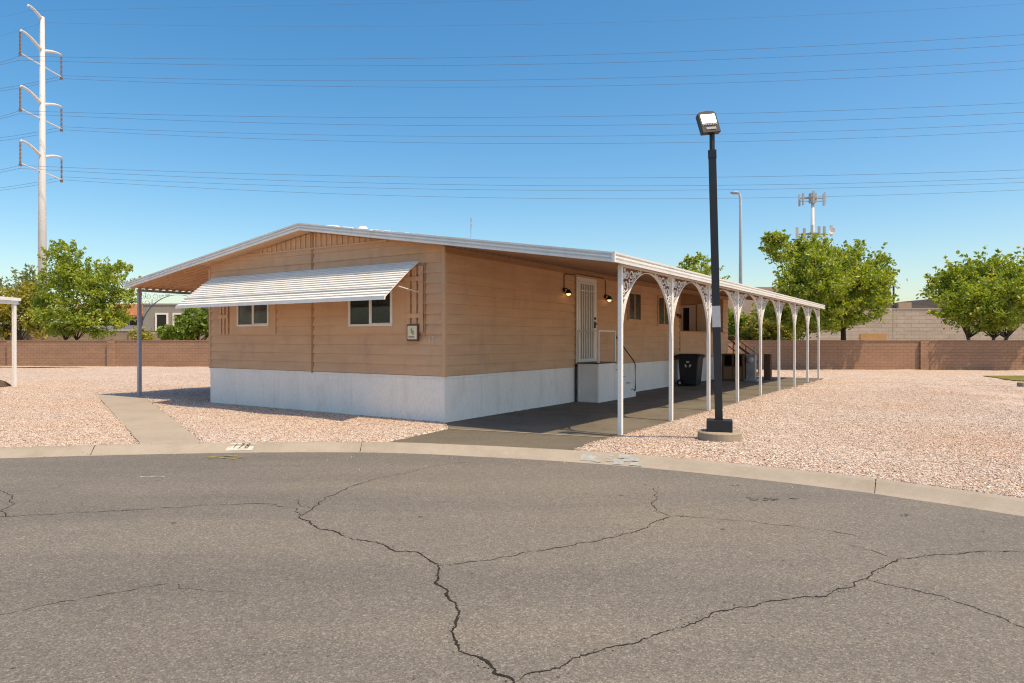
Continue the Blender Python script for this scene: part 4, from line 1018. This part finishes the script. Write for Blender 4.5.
for lb2, yt, ym, yr, yl, s, xt in WIRES:
    Zt = TZ+4.5*s
    def wp(x, y, Z): return Vector(((x-512)/683*Z, Z, CAMH+(339.4-y)/683*Z))
    A, B_, C_ = wp(xt,yt,Zt), wp(512,ym,Zt-3), wp(1024,yr,Zt-6)
    P = []
    for t in np.linspace(0, 1.55, 60):
        X = A.x+(C_.x-A.x)*t
        u = (X-A.x)/(C_.x-A.x); ub = (B_.x-A.x)/(C_.x-A.x)
        l0 = (u-ub)*(u-1)/(ub*1); l1 = u*(u-1)/(ub*(ub-1)); l2 = u*(u-ub)/(1-ub)
        P.append(Vector((X, Zt-6*u, A.z*l0+B_.z*l1+C_.z*l2)))
    D = wp(-60, yl+(yl-yt)*.9*3 if s == 0 else yt+(yl-yt)*(xt+60)/max(8,xt), Zt-1.5)
    left = [D+(A-D)*t+Vector((0,0,-.6*math.sin(t*math.pi))) for t in np.linspace(0,1,8)][:-1]
    m = MB(); m.tube(left+P, .030 if 'ground' not in lb2 else .016, 4)
    tag(m.build('power_line', M['wire']), lb2, 'power line', 'power lines strung from the white transmission pole')

# ------------------------------------------------------------------ street light, cell tower, small far lamps
Z = 52.0
M['street_grey'] = paint('street_grey', (.50, .52, .53), .5, .4, .06, .3, 6)
sl = thing('street_light', 'tall slim grey street light beyond the wall right of the black lamp post', 'street light', (at(740.5,0,Z)[0],Z,0))
h = at(0,193,Z)[2]
m = MB(); m.tube([(0,0,0),(0,0,h-1.6),(-.02,0,h-.5),(-.12,-.05,h-.05),(-.38,-.15,h+.02)], [.15,.11,.10,.08,.06], 10); m.build('pole', M['street_grey'], sl, smooth=True)
m = MB(); m.lathe([(.001,.12),(.14,.10),(.24,.0),(.20,-.10),(.001,-.12)], 12, Matrix.Translation((-.5,-.2,h-.02)) @ Matrix.Scale(1.5,4,(1,0,0))); m.build('lamp_head', M['grey_metal'], sl, smooth=True)
Z = 120.0
ct = thing('cell_tower', 'cell phone mast with antenna panels rising behind the spreading tree', 'cell tower', (at(812.5,0,Z)[0],Z,0))
def cz(p): return at(0,p,Z)[2]
m = MB(); m.tube([(0,0,0),(0,0,cz(196))], [.5,.26], 10); m.tube([(0,0,cz(192)),(0,0,cz(189))], .04, 5); m.build('mast', M['white_steel'], ct, smooth=True)
m = MB(); zc = cz(198)
m.tube([(-2.0,.4,zc),(0,-.9,zc),(2.0,.4,zc),(-2.0,.4,zc)], .10, 5); m.tube([(-2,.4,zc-.5),(2,.4,zc-.5)], .07, 5); m.box(-.5,.5,-.5,.5,zc-.9,zc+.8); m.build('platform', M['grey_metal'], ct)
def panels(name, pts, w, hh):
    for x, y, z in pts: m = MB(); m.box(x-w/2,x+w/2,y-.1,y+.1,z-hh/2,z+hh/2); m.build(name, M['grey_metal'] if y < 0 else M['tape'], ct)
panels('antenna_panel', [(-2.25,.2,zc-.4),(-1.8,-.3,zc-.3),(2.25,.2,zc),(1.8,-.3,zc-.4),(-.3,-1.0,zc)], .30, 2.1)
z2 = cz(234)
m = MB(); m.tube([(-2.6,.5,z2),(0,-1.2,z2),(2.6,.5,z2),(-2.6,.5,z2)], .10, 5); m.build('platform', M['grey_metal'], ct)
panels('antenna_panel', [(-2.6,.3,z2+.3),(-1.6,-.3,z2),(-.5,-.9,z2+.5),(.9,-.5,z2+.3),(2.0,-.1,z2+.4),(3.4,.3,z2+.6)], .42, 1.9)
m = MB(); m.lathe([(.001,0),(.38,.08),(.6,.26),(.58,.27),(.001,.1)], 14, Matrix.Translation((3.0,-.6,z2+.5)) @ Matrix.Rotation(R(100),4,'X')); m.build('dish', M['white'], ct)
Z = 84.0
fl = thing('parking_lot_light', 'small dark parking lot light above the pale block building', 'street light', (at(893.5,0,Z)[0],Z,0))
m = MB(); hh = at(0,282,Z)[2]; m.tube([(0,0,0),(0,0,hh)], .11, 6); m.tube([(0,0,hh-.05),(-.6,0,hh+.05)], .07, 5); m.build('pole', M['black'], fl); m = MB(); m.box(-1.1,-.5,-.25,.25,hh-.02,hh+.14); m.build('lamp_head', M['black'], fl)
fl = thing('parking_lot_light', 'twin headed parking lot light seen through the right edge tree', 'street light', (at(1008,0,Z)[0],Z,0))
m = MB(); hh = at(0,285,Z)[2]; m.tube([(0,0,0),(0,0,hh)], .11, 6); m.build('pole', M['black'], fl); m = MB(); m.box(-1.1,-.2,-.25,.25,hh-.02,hh+.16); m.box(.2,1.0,-.25,.25,hh+.3,hh+.46); m.build('lamp_head', M['black'], fl)

# ------------------------------------------------------------------ light, sky, camera
EL = R(63.5)
hv = Vector((CS*1+SN*-.06, -SN*1+CS*-.06, 0)).normalized()
sv = Vector((hv.x*math.cos(EL), hv.y*math.cos(EL), math.sin(EL)))
sun = bpy.data.lights.new('sun', 'SUN'); sun.energy = 2.05; sun.angle = R(.53); sun.color = (1, .955, .88)
so_ = bpy.data.objects.new('sun', sun); COL.objects.link(so_); so_.rotation_euler = sv.to_track_quat('Z', 'Y').to_euler()
w = bpy.data.worlds.new('World'); scene.world = w; w.use_nodes = True
nt = w.node_tree; bg = nt.nodes['Background']
sky = nt.nodes.new('ShaderNodeTexSky'); sky.sky_type = 'NISHITA'; sky.sun_disc = False; sky.sun_elevation = EL; sky.sun_rotation = math.atan2(hv.x, hv.y)
sky.altitude = 300; sky.air_density = 1.0; sky.dust_density = 1.9; sky.ozone_density = 5.0
hs = N(nt, 'ShaderNodeHueSaturation', Saturation=1.36); nt.links.new(sky.outputs[0], hs.inputs['Color']); nt.links.new(hs.outputs[0], bg.inputs[0]); bg.inputs[1].default_value = .115
cam = bpy.data.cameras.new('camera'); cam.sensor_width = 36; cam.lens = 36*683/1024; cam.clip_start = .1; cam.clip_end = 6000
co_ = bpy.data.objects.new('camera', cam); COL.objects.link(co_); co_.location = (0,0,CAMH); co_.rotation_euler = (R(90)-math.atan(2.1/683), 0, 0)
scene.camera = co_
vs = scene.view_settings; vs.view_transform = 'Standard'; vs.look = 'None'; vs.use_white_balance = True; vs.white_balance_temperature = 9300; vs.white_balance_tint = 10
vs.exposure = 1.08; vs.gamma = 1; vs.use_curve_mapping = False
scene.cycles.max_bounces = 8; scene.cycles.use_denoising = True; scene.cycles.denoising_prefilter = 'NONE'; scene.cycles.filter_width = 1.15
